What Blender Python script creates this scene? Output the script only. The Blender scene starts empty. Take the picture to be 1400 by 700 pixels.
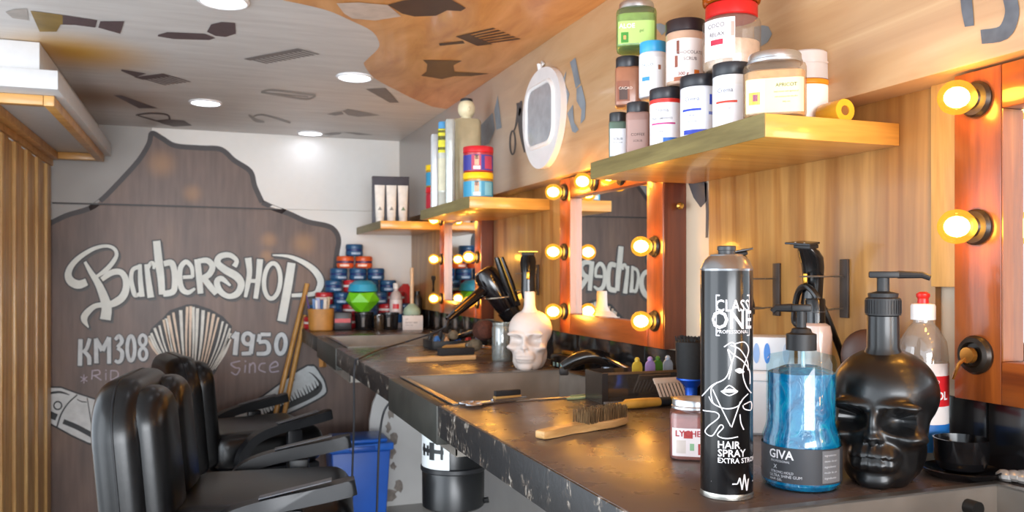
import bpy, bmesh, math, random
import numpy as np
from mathutils import Vector, Matrix
from mathutils.geometry import tessellate_polygon
R = math.radians
PI = math.pi
random.seed(7)
SC = bpy.context.scene
COL = SC.collection

# ------------------------------------------------------------------ camera
CZ = 1.18                       # eye height (m); the worktop is 0.28 m lower
FPX = 1150.0                    # focal length in pixels of the 1400-px frame
YAW = math.atan(420.0 / FPX)    # the long walls run along +Y
cam_d = bpy.data.cameras.new('camera')
cam = bpy.data.objects.new('camera', cam_d)
COL.objects.link(cam)
cam.location = (0, 0, CZ)
cam.rotation_euler = (PI / 2, 0, -YAW)
cam_d.sensor_width = 36.0
cam_d.lens = FPX / 1400.0 * 36.0
cam_d.shift_y = 24.0 / 1400.0
cam_d.clip_start = 0.02
cam_d.dof.use_dof = True
cam_d.dof.focus_distance = 1.25
cam_d.dof.aperture_fstop = 9.0
SC.camera = cam

# ------------------------------------------------------------------ world, daylight, exposure
wd = bpy.data.worlds.new('world')
SC.world = wd
wd.use_nodes = True
bg = wd.node_tree.nodes['Background']
bg.inputs[0].default_value = (0.80, 0.90, 1.0, 1)
bg.inputs[1].default_value = 1.8
ld = bpy.data.lights.new('daylight', 'AREA')
ld.shape = 'RECTANGLE'
ld.size, ld.size_y = 3.4, 1.8
ld.energy = 30
ld.color = (0.90, 0.95, 1.0)
lo = bpy.data.objects.new('daylight', ld)
COL.objects.link(lo)
lo.location = (-2.2, 0.9, 1.1)          # the open side of the shop, left of the camera
lo.rotation_euler = (0, R(-90), 0)
l2 = bpy.data.lights.new('daylight_front', 'AREA')
l2.shape = 'RECTANGLE'
l2.size, l2.size_y = 4.5, 2.4
l2.energy = 290
l2.color = (0.95, 0.97, 1.0)
lo2 = bpy.data.objects.new('daylight_front', l2)
COL.objects.link(lo2)
lo2.location = (-.9, -6.0, 1.25)         # the open shop front behind the camera
lo2.rotation_euler = (R(90), 0, R(0))
BULB_CORE = 54.0
BULB_GLASS = 1.15
DOWNLIGHT = 4.5
vs = SC.view_settings
vs.view_transform = 'Standard'
vs.look = 'None'
vs.gamma = 1.0
vs.use_curve_mapping = False
vs.exposure = 0.84

# ------------------------------------------------------------------ helpers
SN, CS = math.sin(YAW), math.cos(YAW)
def W(px, py, X=None, Y=None, Z=None):
    """world point seen at a photo pixel, on the plane X=, Y= or Z= (absolute)"""
    k, v = (px - 700) / FPX, (374 - py) / FPX
    d = Vector((SN + k * CS, CS - k * SN, v))
    if X is not None: t = X / d.x
    elif Y is not None: t = Y / d.y
    else: t = (Z - CZ) / d.z
    return Vector((0, 0, CZ)) + d * t

def hx(s):
    s = s.lstrip('#')
    c = [int(s[i:i + 2], 16) / 255 for i in (0, 2, 4)]
    return tuple(x / 12.92 if x <= .04045 else ((x + .055) / 1.055) ** 2.4 for x in c) + (1.0,)

MATS = {}
def _new(name):
    m = bpy.data.materials.new(name); m.use_nodes = True
    nt = m.node_tree; nt.nodes.clear()
    out = nt.nodes.new('ShaderNodeOutputMaterial')
    return m, nt, out
def _coord(nt, scale=(1, 1, 1), rot=(0, 0, 0)):
    tc = nt.nodes.new('ShaderNodeTexCoord'); mp = nt.nodes.new('ShaderNodeMapping')
    mp.inputs['Scale'].default_value = scale; mp.inputs['Rotation'].default_value = rot
    nt.links.new(tc.outputs['Object'], mp.inputs[0])
    return mp.outputs[0]
def _ramp(nt, fac, stops):
    r = nt.nodes.new('ShaderNodeValToRGB')
    e = r.color_ramp.elements
    while len(e) < len(stops): e.new(0.5)
    for q, (p, c) in zip(e, stops): q.position = p; q.color = c
    nt.links.new(fac, r.inputs[0]); return r.outputs[0]
def _noise(nt, vec, scale, detail=3, rough=.55, dist=0):
    n = nt.nodes.new('ShaderNodeTexNoise')
    n.inputs['Scale'].default_value = scale; n.inputs['Detail'].default_value = detail
    n.inputs['Roughness'].default_value = rough; n.inputs['Distortion'].default_value = dist
    nt.links.new(vec, n.inputs['Vector']); return n.outputs['Fac']
def _mix(nt, fac, a, b, mode='MIX'):
    m = nt.nodes.new('ShaderNodeMix'); m.data_type = 'RGBA'; m.blend_type = mode
    for sock, v in ((m.inputs[0], fac), (m.inputs[6], a), (m.inputs[7], b)):
        if hasattr(v, 'node'): nt.links.new(v, sock)
        else: sock.default_value = v
    return m.outputs[2]
def _bsdf(nt, out, col, rough, metal=0, coat=0, bump=None, bs=.1, spec=None, trans=0):
    p = nt.nodes.new('ShaderNodeBsdfPrincipled')
    if hasattr(col, 'node'): nt.links.new(col, p.inputs['Base Color'])
    else: p.inputs['Base Color'].default_value = col
    if hasattr(rough, 'node'): nt.links.new(rough, p.inputs['Roughness'])
    else: p.inputs['Roughness'].default_value = rough
    p.inputs['Metallic'].default_value = metal
    p.inputs['Coat Weight'].default_value = coat
    p.inputs['Coat Roughness'].default_value = .1
    if spec is not None: p.inputs['Specular IOR Level'].default_value = spec
    if trans: p.inputs['Transmission Weight'].default_value = trans
    if bump is not None:
        b = nt.nodes.new('ShaderNodeBump'); b.inputs['Strength'].default_value = bs
        b.inputs['Distance'].default_value = .004
        nt.links.new(bump, b.inputs['Height']); nt.links.new(b.outputs[0], p.inputs['Normal'])
    nt.links.new(p.outputs[0], out.inputs[0]); return p

def mat(h, rough=.45, metal=0, coat=0, var=.10, scale=30, bs=0.0, spec=None):
    """plain procedural material: one colour with slight mottling"""
    key = ('p', h, rough, metal, coat, var, scale, bs, spec)
    if key in MATS: return MATS[key]
    m, nt, out = _new('paint_' + h.strip('#'))
    c = hx(h)
    n = _noise(nt, _coord(nt), scale, 2)
    lo_ = tuple(x * (1 - var) for x in c[:3]) + (1,); hi_ = tuple(min(1, x * (1 + var)) for x in c[:3]) + (1,)
    col = _ramp(nt, n, [(.3, lo_), (.7, hi_)])
    _bsdf(nt, out, col, rough, metal, coat, n if bs else None, bs, spec)
    MATS[key] = m; return m

def wood(c1, c2, axis='Z', scale=1.0, rough=.42, coat=.15, dark=None, cathedral=False):
    key = ('w', c1, c2, axis, scale, rough, cathedral)
    if key in MATS: return MATS[key]
    m, nt, out = _new('wood_' + c1.strip('#'))
    st = {'X': (1.2, 14, 14), 'Y': (14, 1.2, 14), 'Z': (14, 14, 1.2)}[axis]
    v = _coord(nt, tuple(s * scale for s in st))
    n1 = _noise(nt, v, 1.6, 4, .6, .6)
    st2 = tuple(s * 5 * scale for s in st)
    n2 = _noise(nt, _coord(nt, st2), 2.0, 2, .5)
    col = _ramp(nt, n1, [(.32, hx(c1)), (.5, tuple((a + b) / 2 for a, b in zip(hx(c1), hx(c2)))), (.68, hx(c2))])
    if cathedral:
        wv = nt.nodes.new('ShaderNodeTexWave'); wv.wave_type = 'BANDS'; wv.bands_direction = 'Y'
        wv.inputs['Scale'].default_value = 3.2; wv.inputs['Distortion'].default_value = 16
        wv.inputs['Detail'].default_value = 1.0; wv.inputs['Detail Scale'].default_value = .55
        nt.links.new(_coord(nt, (1, 1.0, .22)), wv.inputs['Vector'])
        g = _ramp(nt, wv.outputs['Fac'], [(.0, (1, 1, 1, 1)), (.62, (1, 1, 1, 1)), (.92, (.72, .56, .38, 1)), (1, (.8, .66, .5, 1))])
        col = _mix(nt, .7, col, g, 'MULTIPLY')
    fine = _ramp(nt, n2, [(.35, (.82, .80, .78, 1)), (.6, (1, 1, 1, 1))])
    col = _mix(nt, .6, col, fine, 'MULTIPLY')
    _bsdf(nt, out, col, rough, 0, coat, n2, .06)
    MATS[key] = m; return m

def emit(h, s, name='glow'):
    key = ('e', h, s)
    if key in MATS: return MATS[key]
    m, nt, out = _new(name)
    e = nt.nodes.new('ShaderNodeEmission'); e.inputs[0].default_value = hx(h); e.inputs[1].default_value = s
    nt.links.new(e.outputs[0], out.inputs[0]); MATS[key] = m; return m

def clear(h, dens=.25, rough=.05, glossy=.12):
    """thin clear plastic or glass: tinted see-through with a glossy skin"""
    key = ('c', h, dens, rough, glossy)
    if key in MATS: return MATS[key]
    m, nt, out = _new('clear_' + h.strip('#'))
    t = nt.nodes.new('ShaderNodeBsdfTransparent'); t.inputs[0].default_value = hx(h)
    d = nt.nodes.new('ShaderNodeBsdfDiffuse'); d.inputs[0].default_value = hx(h)
    g = nt.nodes.new('ShaderNodeBsdfGlossy'); g.inputs['Roughness'].default_value = rough
    a = nt.nodes.new('ShaderNodeMixShader'); a.inputs[0].default_value = dens
    nt.links.new(t.outputs[0], a.inputs[1]); nt.links.new(d.outputs[0], a.inputs[2])
    b = nt.nodes.new('ShaderNodeMixShader'); b.inputs[0].default_value = glossy
    nt.links.new(a.outputs[0], b.inputs[1]); nt.links.new(g.outputs[0], b.inputs[2])
    nt.links.new(b.outputs[0], out.inputs[0]); MATS[key] = m; return m

# ---- mesh builder
class MB:
    def __init__(s): s.v, s.f, s.m = [], [], []
    def add(s, vs, fs, m=0, M=None):
        o = len(s.v)
        s.v += [tuple(M @ Vector(p)) for p in vs] if M is not None else [tuple(p) for p in vs]
        s.f += [tuple(i + o for i in f) for f in fs]; s.m += [m] * len(fs); return s
    def bm(s, b, m=0, M=None):
        b.verts.index_update()
        s.add([v.co[:] for v in b.verts], [[v.index for v in f.verts] for f in b.faces], m, M); b.free(); return s
    def box(s, x0, x1, y0, y1, z0, z1, m=0, bev=0, seg=2, M=None):
        b = bmesh.new(); bmesh.ops.create_cube(b, size=1)
        for v in b.verts:
            v.co = ((x0 + x1) / 2 + v.co.x * (x1 - x0), (y0 + y1) / 2 + v.co.y * (y1 - y0), (z0 + z1) / 2 + v.co.z * (z1 - z0))
        if bev: bmesh.ops.bevel(b, geom=b.edges[:], offset=bev, segments=seg, profile=.5, affect='EDGES', clamp_overlap=True)
        return s.bm(b, m, M)
    def prism(s, poly, t0, t1, axis='Z', m=0, bev=0, seg=3, M=None):
        """2-D polygon swept between t0 and t1 along an axis: X -> (y,z), Y -> (x,z), Z -> (x,y)"""
        b = bmesh.new()
        def P(p, t): return {'X': (t, p[0], p[1]), 'Y': (p[0], t, p[1]), 'Z': (p[0], p[1], t)}[axis]
        lo = [b.verts.new(P(p, t0)) for p in poly]; hi = [b.verts.new(P(p, t1)) for p in poly]
        n = len(poly)
        rim = []
        f0 = b.faces.new(lo); f1 = b.faces.new(hi[::-1])
        for i in range(n): b.faces.new((lo[i], hi[i], hi[(i + 1) % n], lo[(i + 1) % n]))
        if bev:
            rim = list(f0.edges) + list(f1.edges)
            bmesh.ops.bevel(b, geom=rim, offset=bev, segments=seg, profile=.5, affect='EDGES', clamp_overlap=True)
        return s.bm(b, m, M)
    def pad(s, poly, t0, t1, r, axis='X', m=0, seg=6, M=None, dome=0.0):
        """padded slab: polygon swept from t0 to t1 with soft rounded rims of radius r"""
        P = [np.array(p, float) for p in poly]; n = len(P)
        ar = sum(P[i][0] * P[(i + 1) % n][1] - P[(i + 1) % n][0] * P[i][1] for i in range(n))
        sg = 1 if ar > 0 else -1
        nr = []
        for i in range(n):
            t = P[(i + 1) % n] - P[i - 1]; t = t / (np.linalg.norm(t) + 1e-9); nr.append(np.array((-t[1], t[0])) * sg)
        def V(p, t): return {'X': (t, p[0], p[1]), 'Y': (p[0], t, p[1]), 'Z': (p[0], p[1], t)}[axis]
        rings = []
        for k in range(seg + 1):
            a = PI / 2 * k / seg; rings.append((r * (1 - math.sin(a)), t0 + r * (1 - math.cos(a))))
        for k in range(seg + 1):
            a = PI / 2 * (1 - k / seg); rings.append((r * (1 - math.sin(a)), t1 - r * (1 - math.cos(a))))
        vs = [V(P[i] + nr[i] * ins, t) for ins, t in rings for i in range(n)]
        fs = [(j * n + i, j * n + (i + 1) % n, (j + 1) * n + (i + 1) % n, (j + 1) * n + i) for j in range(len(rings) - 1) for i in range(n)]
        cen = sum(P) / n
        vs += [V(cen, t0 - dome), V(cen, t1 + dome)]; a, b = len(vs) - 2, len(vs) - 1; L = (len(rings) - 1) * n
        fs += [(a, (i + 1) % n, i) for i in range(n)] + [(b, L + i, L + (i + 1) % n) for i in range(n)]
        return s.add(vs, fs, m, M)
    def lathe(s, prof, n=28, c=(0, 0, 0), m=0, sq=0, M=None, cap=True, ang=None):
        vs, fs = [], []
        for r, z in prof:
            for i in range(n):
                a = 2 * PI * i / n
                k = sup(a, sq)
                vs.append((c[0] + r * k * math.cos(a), c[1] + r * k * math.sin(a), c[2] + z))
        for j in range(len(prof) - 1):
            for i in range(n):
                fs.append((j * n + i, j * n + (i + 1) % n, (j + 1) * n + (i + 1) % n, (j + 1) * n + i))
        if cap:
            if prof[0][0] > 1e-6: fs.append(tuple(range(n))[::-1])
            if prof[-1][0] > 1e-6: fs.append(tuple((len(prof) - 1) * n + i for i in range(n)))
        return s.add(vs, fs, m, M)
    def tube(s, pts, r, n=8, m=0, M=None, flat=1.0, cap=True):
        pts = [Vector(p) for p in pts]
        rs = r if isinstance(r, (list, tuple)) else [r] * len(pts)
        vs, fs = [], []
        up = None
        for i, p in enumerate(pts):
            t = (pts[min(i + 1, len(pts) - 1)] - pts[max(i - 1, 0)]).normalized()
            if up is None:
                up = Vector((0, 0, 1)) if abs(t.z) < .9 else Vector((1, 0, 0))
            x = t.cross(up).normalized(); y = x.cross(t).normalized(); up = y
            for k in range(n):
                a = 2 * PI * k / n
                vs.append(p + x * math.cos(a) * rs[i] + y * math.sin(a) * rs[i] * flat)
        for i in range(len(pts) - 1):
            for k in range(n):
                fs.append((i * n + k, i * n + (k + 1) % n, (i + 1) * n + (k + 1) % n, (i + 1) * n + k))
        if cap:
            fs.append(tuple(range(n))[::-1]); fs.append(tuple((len(pts) - 1) * n + k for k in range(n)))
        return s.add(vs, fs, m, M)
    def ell(s, c, r, nu=20, nv=12, m=0, M=None):
        prof = [(math.sin(PI * j / nv), -math.cos(PI * j / nv)) for j in range(nv + 1)]
        prof[0] = (0, -1); prof[-1] = (0, 1)
        t = Matrix.Translation(c) @ Matrix.Diagonal((*r, 1))
        return s.lathe(prof, nu, (0, 0, 0), m, 0, (M @ t) if M is not None else t, cap=False)
    def band(s, r, z0, z1, a0, a1, m=0, n=20, sq=0, M=None, c=(0, 0, 0)):
        """label patch on an upright body; angle 0 faces -Y, positive to the viewer's right"""
        vs, fs = [], []
        for i in range(n + 1):
            a = a0 + (a1 - a0) * i / n
            k = r * sup(a - PI / 2, sq)
            for z in (z0, z1): vs.append((c[0] + k * math.sin(a), c[1] - k * math.cos(a), c[2] + z))
        for i in range(n): fs.append((2 * i, 2 * i + 2, 2 * i + 3, 2 * i + 1))
        return s.add(vs, fs, m, M)
    def text(s, txt, size, r, z, a0=0, m=0, align='c', bold=0, sq=0, M=None, sx=1.0):
        """lettering wrapped on an upright cylinder of radius r (r=0: flat on the XZ plane facing -Y)"""
        vs, fs = text_mesh(txt, size, bold)
        if not vs: return s
        w = max(v[0] for v in vs)
        if r and not sq:
            b = bmesh.new(); bv = [b.verts.new((x, y, 0)) for x, y in vs]
            for f in fs:
                try: b.faces.new([bv[i] for i in f])
                except ValueError: pass
            step = .12 * r / sx; x = step
            while x < w:
                bmesh.ops.bisect_plane(b, geom=b.verts[:] + b.edges[:] + b.faces[:], plane_co=(x, 0, 0), plane_no=(1, 0, 0)); x += step
            b.verts.index_update()
            vs = [(v.co.x, v.co.y) for v in b.verts]; fs = [tuple(v.index for v in f.verts) for f in b.faces]; b.free()
        off = {'c': w / 2, 'l': 0, 'r': w}[align]
        o = []
        for x, y in vs:
            x = (x - off) * sx
            if r and not sq:
                a = a0 + x / r; o.append((r * math.sin(a), -r * math.cos(a), z + y))
            elif r: o.append((x + a0 * r, -r, z + y))
            else: o.append((x + a0, 0, z + y))
        return s.add(o, fs, m, M)
    def build(s, name, mats, parent=None, smooth=35, fix=True):
        me = bpy.data.meshes.new(name)
        me.from_pydata(s.v, [], s.f)
        mats = mats if isinstance(mats, (list, tuple)) else [mats]
        for q in mats: me.materials.append(q)
        me.polygons.foreach_set('material_index', s.m)
        if fix:
            b = bmesh.new(); b.from_mesh(me); bmesh.ops.recalc_face_normals(b, faces=b.faces); b.to_mesh(me); b.free()
        me.update()
        if smooth:
            me.polygons.foreach_set('use_smooth', [True] * len(me.polygons))
            me.set_sharp_from_angle(angle=R(smooth))
        o = bpy.data.objects.new(name, me); COL.objects.link(o)
        if parent is not None: o.parent = parent
        return o

def sup(a, p):
    if not p: return 1.0
    return (abs(math.cos(a)) ** p + abs(math.sin(a)) ** p) ** (-1.0 / p)

_TXT = {}
def text_mesh(txt, size, bold=0):
    key = (txt, bold)
    if key not in _TXT:
        cu = bpy.data.curves.new('t', 'FONT'); cu.body = txt; cu.resolution_u = 2; cu.offset = bold
        o = bpy.data.objects.new('t', cu)
        me = bpy.data.meshes.new_from_object(o)
        vs = [(v.co.x, v.co.y) for v in me.vertices]; fs = [tuple(p.vertices) for p in me.polygons]
        bpy.data.objects.remove(o); bpy.data.curves.remove(cu); bpy.data.meshes.remove(me)
        if vs:
            x0 = min(v[0] for v in vs); vs = [(x - x0, y) for x, y in vs]
        _TXT[key] = (vs, fs)
    vs, fs = _TXT[key]
    return [(x * size, y * size) for x, y in vs], fs

def tag(o, label, cat, group=None, kind=None):
    o['label'] = label; o['category'] = cat
    if group: o['group'] = group
    if kind: o['kind'] = kind
    return o
def struct(o, label=None):
    o['kind'] = 'structure'
    if label: o['label'] = label
    return o
def thing(name, label, cat, loc=(0, 0, 0), rz=0, group=None):
    o = bpy.data.objects.new(name, None); COL.objects.link(o)
    o.location = loc; o.rotation_euler = (0, 0, rz); o.empty_display_size = .05
    return tag(o, label, cat, group)
def copy_tree(o, parent=None):
    c = o.copy(); COL.objects.link(c); c.parent = parent
    for ch in list(o.children): copy_tree(ch, c)
    return c
def face_cam(x, y, off=0):
    """rotation that turns an object's -Y front towards the viewer's place"""
    return math.atan2(-y, -x) + PI / 2 + off

def orient(p, direction, roll=0):
    """matrix whose local +Z runs along direction, at p"""
    q = Vector(direction).to_track_quat('Z', 'Y')
    return Matrix.Translation(p) @ q.to_matrix().to_4x4() @ Matrix.Rotation(roll, 4, 'Z')

# painted shapes: filled outlines / brush strokes lying on a flat surface
def fill_poly(mb, pts, m=0):
    pts = [Vector(p) for p in pts]
    keep = [p for k, p in enumerate(pts) if (p - pts[k - 1]).length > 1e-6]
    return mb.add(keep, [tuple(t) for t in tessellate_polygon([keep])], m)
def smooth_path(pts, n=6, closed=False):
    """Catmull-Rom through (x,y,w...) tuples"""
    P = [np.array(p, float) for p in pts]
    out = []
    N = len(P)
    rng = range(N) if closed else range(N - 1)
    for i in rng:
        if closed: a, b, c, d = P[(i - 1) % N], P[i], P[(i + 1) % N], P[(i + 2) % N]
        else: a, b, c, d = P[max(i - 1, 0)], P[i], P[i + 1], P[min(i + 2, N - 1)]
        for k in range(n):
            t = k / n
            out.append(.5 * ((2 * b) + (-a + c) * t + (2 * a - 5 * b + 4 * c - d) * t * t + (-a + 3 * b - 3 * c + d) * t ** 3))
    if not closed: out.append(P[-1])
    return out
def stroke(mb, pts, proj, m=0, n=6, closed=False, grow=0.0):
    """variable-width ribbon; pts = (x, y, width) in drawing units, proj maps (x, y) to a world point"""
    if len(pts) > 2: Q = smooth_path(pts, n, closed)
    else: Q = [np.array(p, float) for p in pts]
    N = len(Q)
    L, Rr = [], []
    for i in range(N):
        a = Q[(i - 1) % N] if closed else Q[max(i - 1, 0)]
        b = Q[(i + 1) % N] if closed else Q[min(i + 1, N - 1)]
        t = (b - a)[:2]; t = t / (np.linalg.norm(t) + 1e-9)
        nrm = np.array((-t[1], t[0])); w = max(Q[i][2], 0) / 2 + grow
        c = Q[i][:2]
        if not closed and grow:
            if i == 0: c = c - t * grow
            if i == N - 1: c = c + t * grow
        L.append(c + nrm * w); Rr.append(c - nrm * w)
    vs = [proj(*p) for p in L] + [proj(*p) for p in Rr]
    fs = [(i, i + 1, N + i + 1, N + i) for i in range(N - 1)]
    if closed: fs.append((N - 1, 0, N, 2 * N - 1))
    return mb.add(vs, fs, m)
def ring(cx, cy, rx, ry, w, n=12, tilt=0):
    o = []
    for i in range(n):
        a = 2 * PI * i / n
        x, y = rx * math.cos(a), ry * math.sin(a)
        o.append((cx + x * math.cos(tilt) - y * math.sin(tilt), cy + x * math.sin(tilt) + y * math.cos(tilt), w))
    return o

# ------------------------------------------------------------------ dimensions
XW = 1.06                # right wall (niche plane)
XS = 0.98                # face of the overhanging upper wall
YB = 4.46                # back wall
ZC = CZ + .71            # ceiling
ZS = CZ + .285           # underside of the upper wall
ZT = CZ - .28            # worktop surface
XF = .468                # worktop front edge
ZSH = CZ + .241          # top of the shelves
# ================================================================== room shell
def mat_tiles():
    m, nt, out = _new('floor_tiles')
    br = nt.nodes.new('ShaderNodeTexBrick'); br.offset = 0
    br.inputs['Scale'].default_value = 1; br.inputs['Brick Width'].default_value = .4; br.inputs['Row Height'].default_value = .4
    br.inputs['Mortar Size'].default_value = .004
    br.inputs['Color1'].default_value = hx('#b9b6b0'); br.inputs['Color2'].default_value = hx('#aca9a4'); br.inputs['Mortar'].default_value = hx('#6b6864')
    nt.links.new(_coord(nt), br.inputs['Vector'])
    _bsdf(nt, out, br.outputs['Color'], .35); return m
struct(MB().box(-3.2, XW + .1, -1.6, YB + .1, -.06, 0).build('floor', mat_tiles()), 'pale grey tiled floor')

def mat_ceiling():
    m, nt, out = _new('ceiling_paint')
    v = _coord(nt)
    n = _noise(nt, _coord(nt, (1, 6, 1)), 5, 4)
    base = _ramp(nt, n, [(.3, hx('#c3bfbd')), (.7, hx('#d3d0ce'))])
    tc = nt.nodes.new('ShaderNodeTexCoord')
    # airbrushed yellow cloud beside the white cupboard
    def blob(cx, cy, rad):
        d = nt.nodes.new('ShaderNodeVectorMath'); d.operation = 'DISTANCE'
        d.inputs[1].default_value = (cx, cy, ZC); nt.links.new(tc.outputs['Object'], d.inputs[0])
        q = nt.nodes.new('ShaderNodeMapRange'); q.inputs[1].default_value = rad; q.inputs[2].default_value = 0
        nt.links.new(d.outputs['Value'], q.inputs[0]); q.interpolation_type = 'SMOOTHSTEP'; return q.outputs[0]
    base = _mix(nt, blob(-.40, 3.02, .34), base, hx('#d09a2c'))
    base = _mix(nt, blob(-.40, 3.75, .35), base, hx('#8f7258'))
    _bsdf(nt, out, base, .42); return m
MC = mat_ceiling()
ceil_ = struct(MB().box(-1.35, XW + .1, -1.6, YB + .1, ZC, ZC + .06).build('ceiling', MC), 'white painted ceiling with dark barber stencils')

def mat_wallwhite():
    m, nt, out = _new('back_wall_white')
    n = _noise(nt, _coord(nt), 3, 3)
    _bsdf(nt, out, _ramp(nt, n, [(.3, hx('#e2ded8')), (.7, hx('#e6e3de'))]), .5); return m
MWH = mat_wallwhite()
seamZ = W(300, 284, Y=YB).z
wall_back = struct(MB().box(-1.4, XW + .1, YB, YB + .08, 0, ZC).build('wall_back', MWH), 'back wall with a dark brown barbershop mural')
YU = YB - .018
upper = MB().box(-1.4, XW, YU, YB, seamZ, ZC, 0, .003).build('upper_panel', mat('#ebe9e5', .5, var=.01), wall_back)
MTAN = mat('#c9b79f', .5, var=.06, scale=6)
MGREY = mat('#8d8a86', .6, var=.08, scale=5)
wall_right = struct(MB().box(XW, XW + .08, -1.6, YB, ZT - .05, ZS + .02).build('wall_right', MTAN), 'right wall behind the lit mirrors')
MB().box(XW - .004, XW + .08, -1.6, YB, 0, ZT - .05).build('lower_wall', MGREY, wall_right)

def mat_soffit():
    m, nt, out = _new('upper_wall_wood')
    v = _coord(nt, (3, 1.3, 9), (R(-14), 0, 0))
    n = _noise(nt, v, 1.6, 4, .6, .8)
    col = _ramp(nt, n, [(.30, hx('#ad875f')), (.5, hx('#bd9970')), (.7, hx('#c9aa83'))])
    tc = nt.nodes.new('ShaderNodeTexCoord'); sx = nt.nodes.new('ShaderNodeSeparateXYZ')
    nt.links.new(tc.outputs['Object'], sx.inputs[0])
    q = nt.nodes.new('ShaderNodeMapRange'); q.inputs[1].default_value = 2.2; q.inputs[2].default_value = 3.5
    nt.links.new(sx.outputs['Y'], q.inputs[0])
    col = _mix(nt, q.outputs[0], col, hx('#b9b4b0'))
    _bsdf(nt, out, col, .38, 0, .15); return m
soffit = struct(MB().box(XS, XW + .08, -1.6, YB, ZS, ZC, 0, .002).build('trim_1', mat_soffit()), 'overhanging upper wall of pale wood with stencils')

# ---- left: slatted timber wall, white ceiling cupboard above it
MW_L = wood('#b8874a', '#e0b878', 'Z', 1.2)
wall_left = struct(MB().box(-.80, -.69, 2.92, YB, 0, CZ + .50).build('wall_left', wood('#7c5226', '#a87840', 'Z')), 'slatted timber partition wall')
y = 2.94; i = 0
while y < YB - .04:
    w = (.062, .05, .07)[i % 3]
    t = (.022, .012, .018)[(i * 2) % 3]
    MB().box(-.692, -.69 + t, y, y + w, .0, CZ + .498, 0, .003).build('slat', MW_L, wall_left)
    y += w + .014; i += 1
cup = thing('ceiling_cupboard', 'white overhead cupboard box at the top left corner', 'cupboard', (-.42, 2.88, CZ + .56))
WHT = mat('#cfd0d2', .4, var=.03)
MB().box(-.93, 0, 0, 1.555, 0, .058, 0, .002).build('base_board', WHT, cup)
MB().box(-.93, -.055, .035, 1.555, .058, .148, 0, .002).build('body', WHT, cup)
MWF = wood('#b8823f', '#dca962', 'X', 1)
MB().box(-.245, -.215, .10, 1.5, -.034, -.001, 0, .002).build('frame_rail', MWF, cup)
MB().box(-.055, -.025, .10, 1.5, -.034, -.001, 0, .002).build('frame_rail', MWF, cup)
MB().box(-.214, -.056, .10, .135, -.032, -.001, 0, .002).build('frame_rail', MWF, cup)
MB().box(-.214, -.056, 1.46, 1.5, -.032, -.001, 0, .002).build('frame_rail', MWF, cup)
MB().box(-.26, -.246, .06, 1.55, -.058, -.001, 0).build('cleat', MWF, cup)

# ================================================================== mural on the back wall
YM = YB - .0016
def wallproj(scale, ox, oy, dy=0.0):
    def f(x, y):
        p = W(ox + x / scale, oy + y / scale, Y=YB)
        yy = (YU if p.z > seamZ else YB) - .0012 - dy
        return Vector((p.x, yy, p.z))
    return f
def pxproj(dy=0.0): return wallproj(1, 0, 0, dy)

def mat_mural():
    m, nt, out = _new('mural_brown')
    n = _noise(nt, _coord(nt, (2.2, 1, 1)), 2.2, 3)
    n2 = _noise(nt, _coord(nt, (9, 1, .8)), 5, 3)
    col = _ramp(nt, n, [(.28, hx('#4c3a34')), (.55, hx('#6d554b')), (.78, hx('#806450'))])
    col = _mix(nt, .35, col, _ramp(nt, n2, [(.3, hx('#41312b')), (.7, hx('#7c6456'))]))
    tc = nt.nodes.new('ShaderNodeTexCoord')
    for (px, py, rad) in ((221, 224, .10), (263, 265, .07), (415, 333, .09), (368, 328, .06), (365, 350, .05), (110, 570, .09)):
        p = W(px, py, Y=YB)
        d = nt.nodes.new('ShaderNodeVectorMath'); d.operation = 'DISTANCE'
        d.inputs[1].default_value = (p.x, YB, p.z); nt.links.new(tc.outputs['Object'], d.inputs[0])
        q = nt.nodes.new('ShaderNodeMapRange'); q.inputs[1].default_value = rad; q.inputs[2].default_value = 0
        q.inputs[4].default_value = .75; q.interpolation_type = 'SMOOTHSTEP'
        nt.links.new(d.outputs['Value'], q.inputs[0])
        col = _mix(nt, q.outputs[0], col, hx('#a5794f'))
    _bsdf(nt, out, col, .45); return m
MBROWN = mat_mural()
OUT = [(60, 310), (90, 295), (130, 281), (165, 248), (190, 220), (204, 197), (208, 183), (222, 190), (240, 200), (275, 203), (302, 205), (320, 220),
       (342, 235), (348, 255), (358, 277), (375, 285), (395, 292), (420, 303), (448, 309), (459, 317), (463, 330), (460, 350), (457, 390), (457, 425), (457, 452)]
OUTS = [tuple(p) for p in smooth_path(OUT, 4)]
def zclip(pts, z, above):
    """clip a world polygon lying in a vertical plane by height"""
    o = []
    for i in range(len(pts)):
        a, b = pts[i], pts[(i + 1) % len(pts)]
        ia, ib = (a.z > z) == above, (b.z > z) == above
        if ia: o.append(a)
        if ia != ib: o.append(a.lerp(b, (z - a.z) / (b.z - a.z)))
    return o
def wall_fill(mb, pxpts, dy, m=0):
    pts = [W(x, y, Y=YB) for x, y in pxpts]
    for above, yy in ((True, YU), (False, YB)):
        c = zclip(pts, seamZ, above)
        if len(c) > 2: fill_poly(mb, [Vector((p.x, yy - dy, p.z)) for p in c], m)
xr = 0.98
br_ = W(530, 700, Y=YB); bl_ = W(55, 760, Y=YB)
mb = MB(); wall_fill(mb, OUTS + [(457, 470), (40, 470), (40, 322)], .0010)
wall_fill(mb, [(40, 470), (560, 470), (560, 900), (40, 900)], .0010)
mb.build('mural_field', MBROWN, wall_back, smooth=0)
mb = MB(); wall_fill(mb, [(20, 150)] + [(208, 150)] + [tuple(p) for p in smooth_path([(208, 183), (204, 197), (190, 220), (165, 248), (130, 281), (90, 295), (50, 312)], 4)] + [(20, 330)], .0004)
mb.build('mural_grey', mat('#a09d9a', .5, var=.15, scale=3), wall_back, smooth=0)
mb = MB()
seg1 = [(x, y, 7) for x, y in OUT if True]
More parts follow.
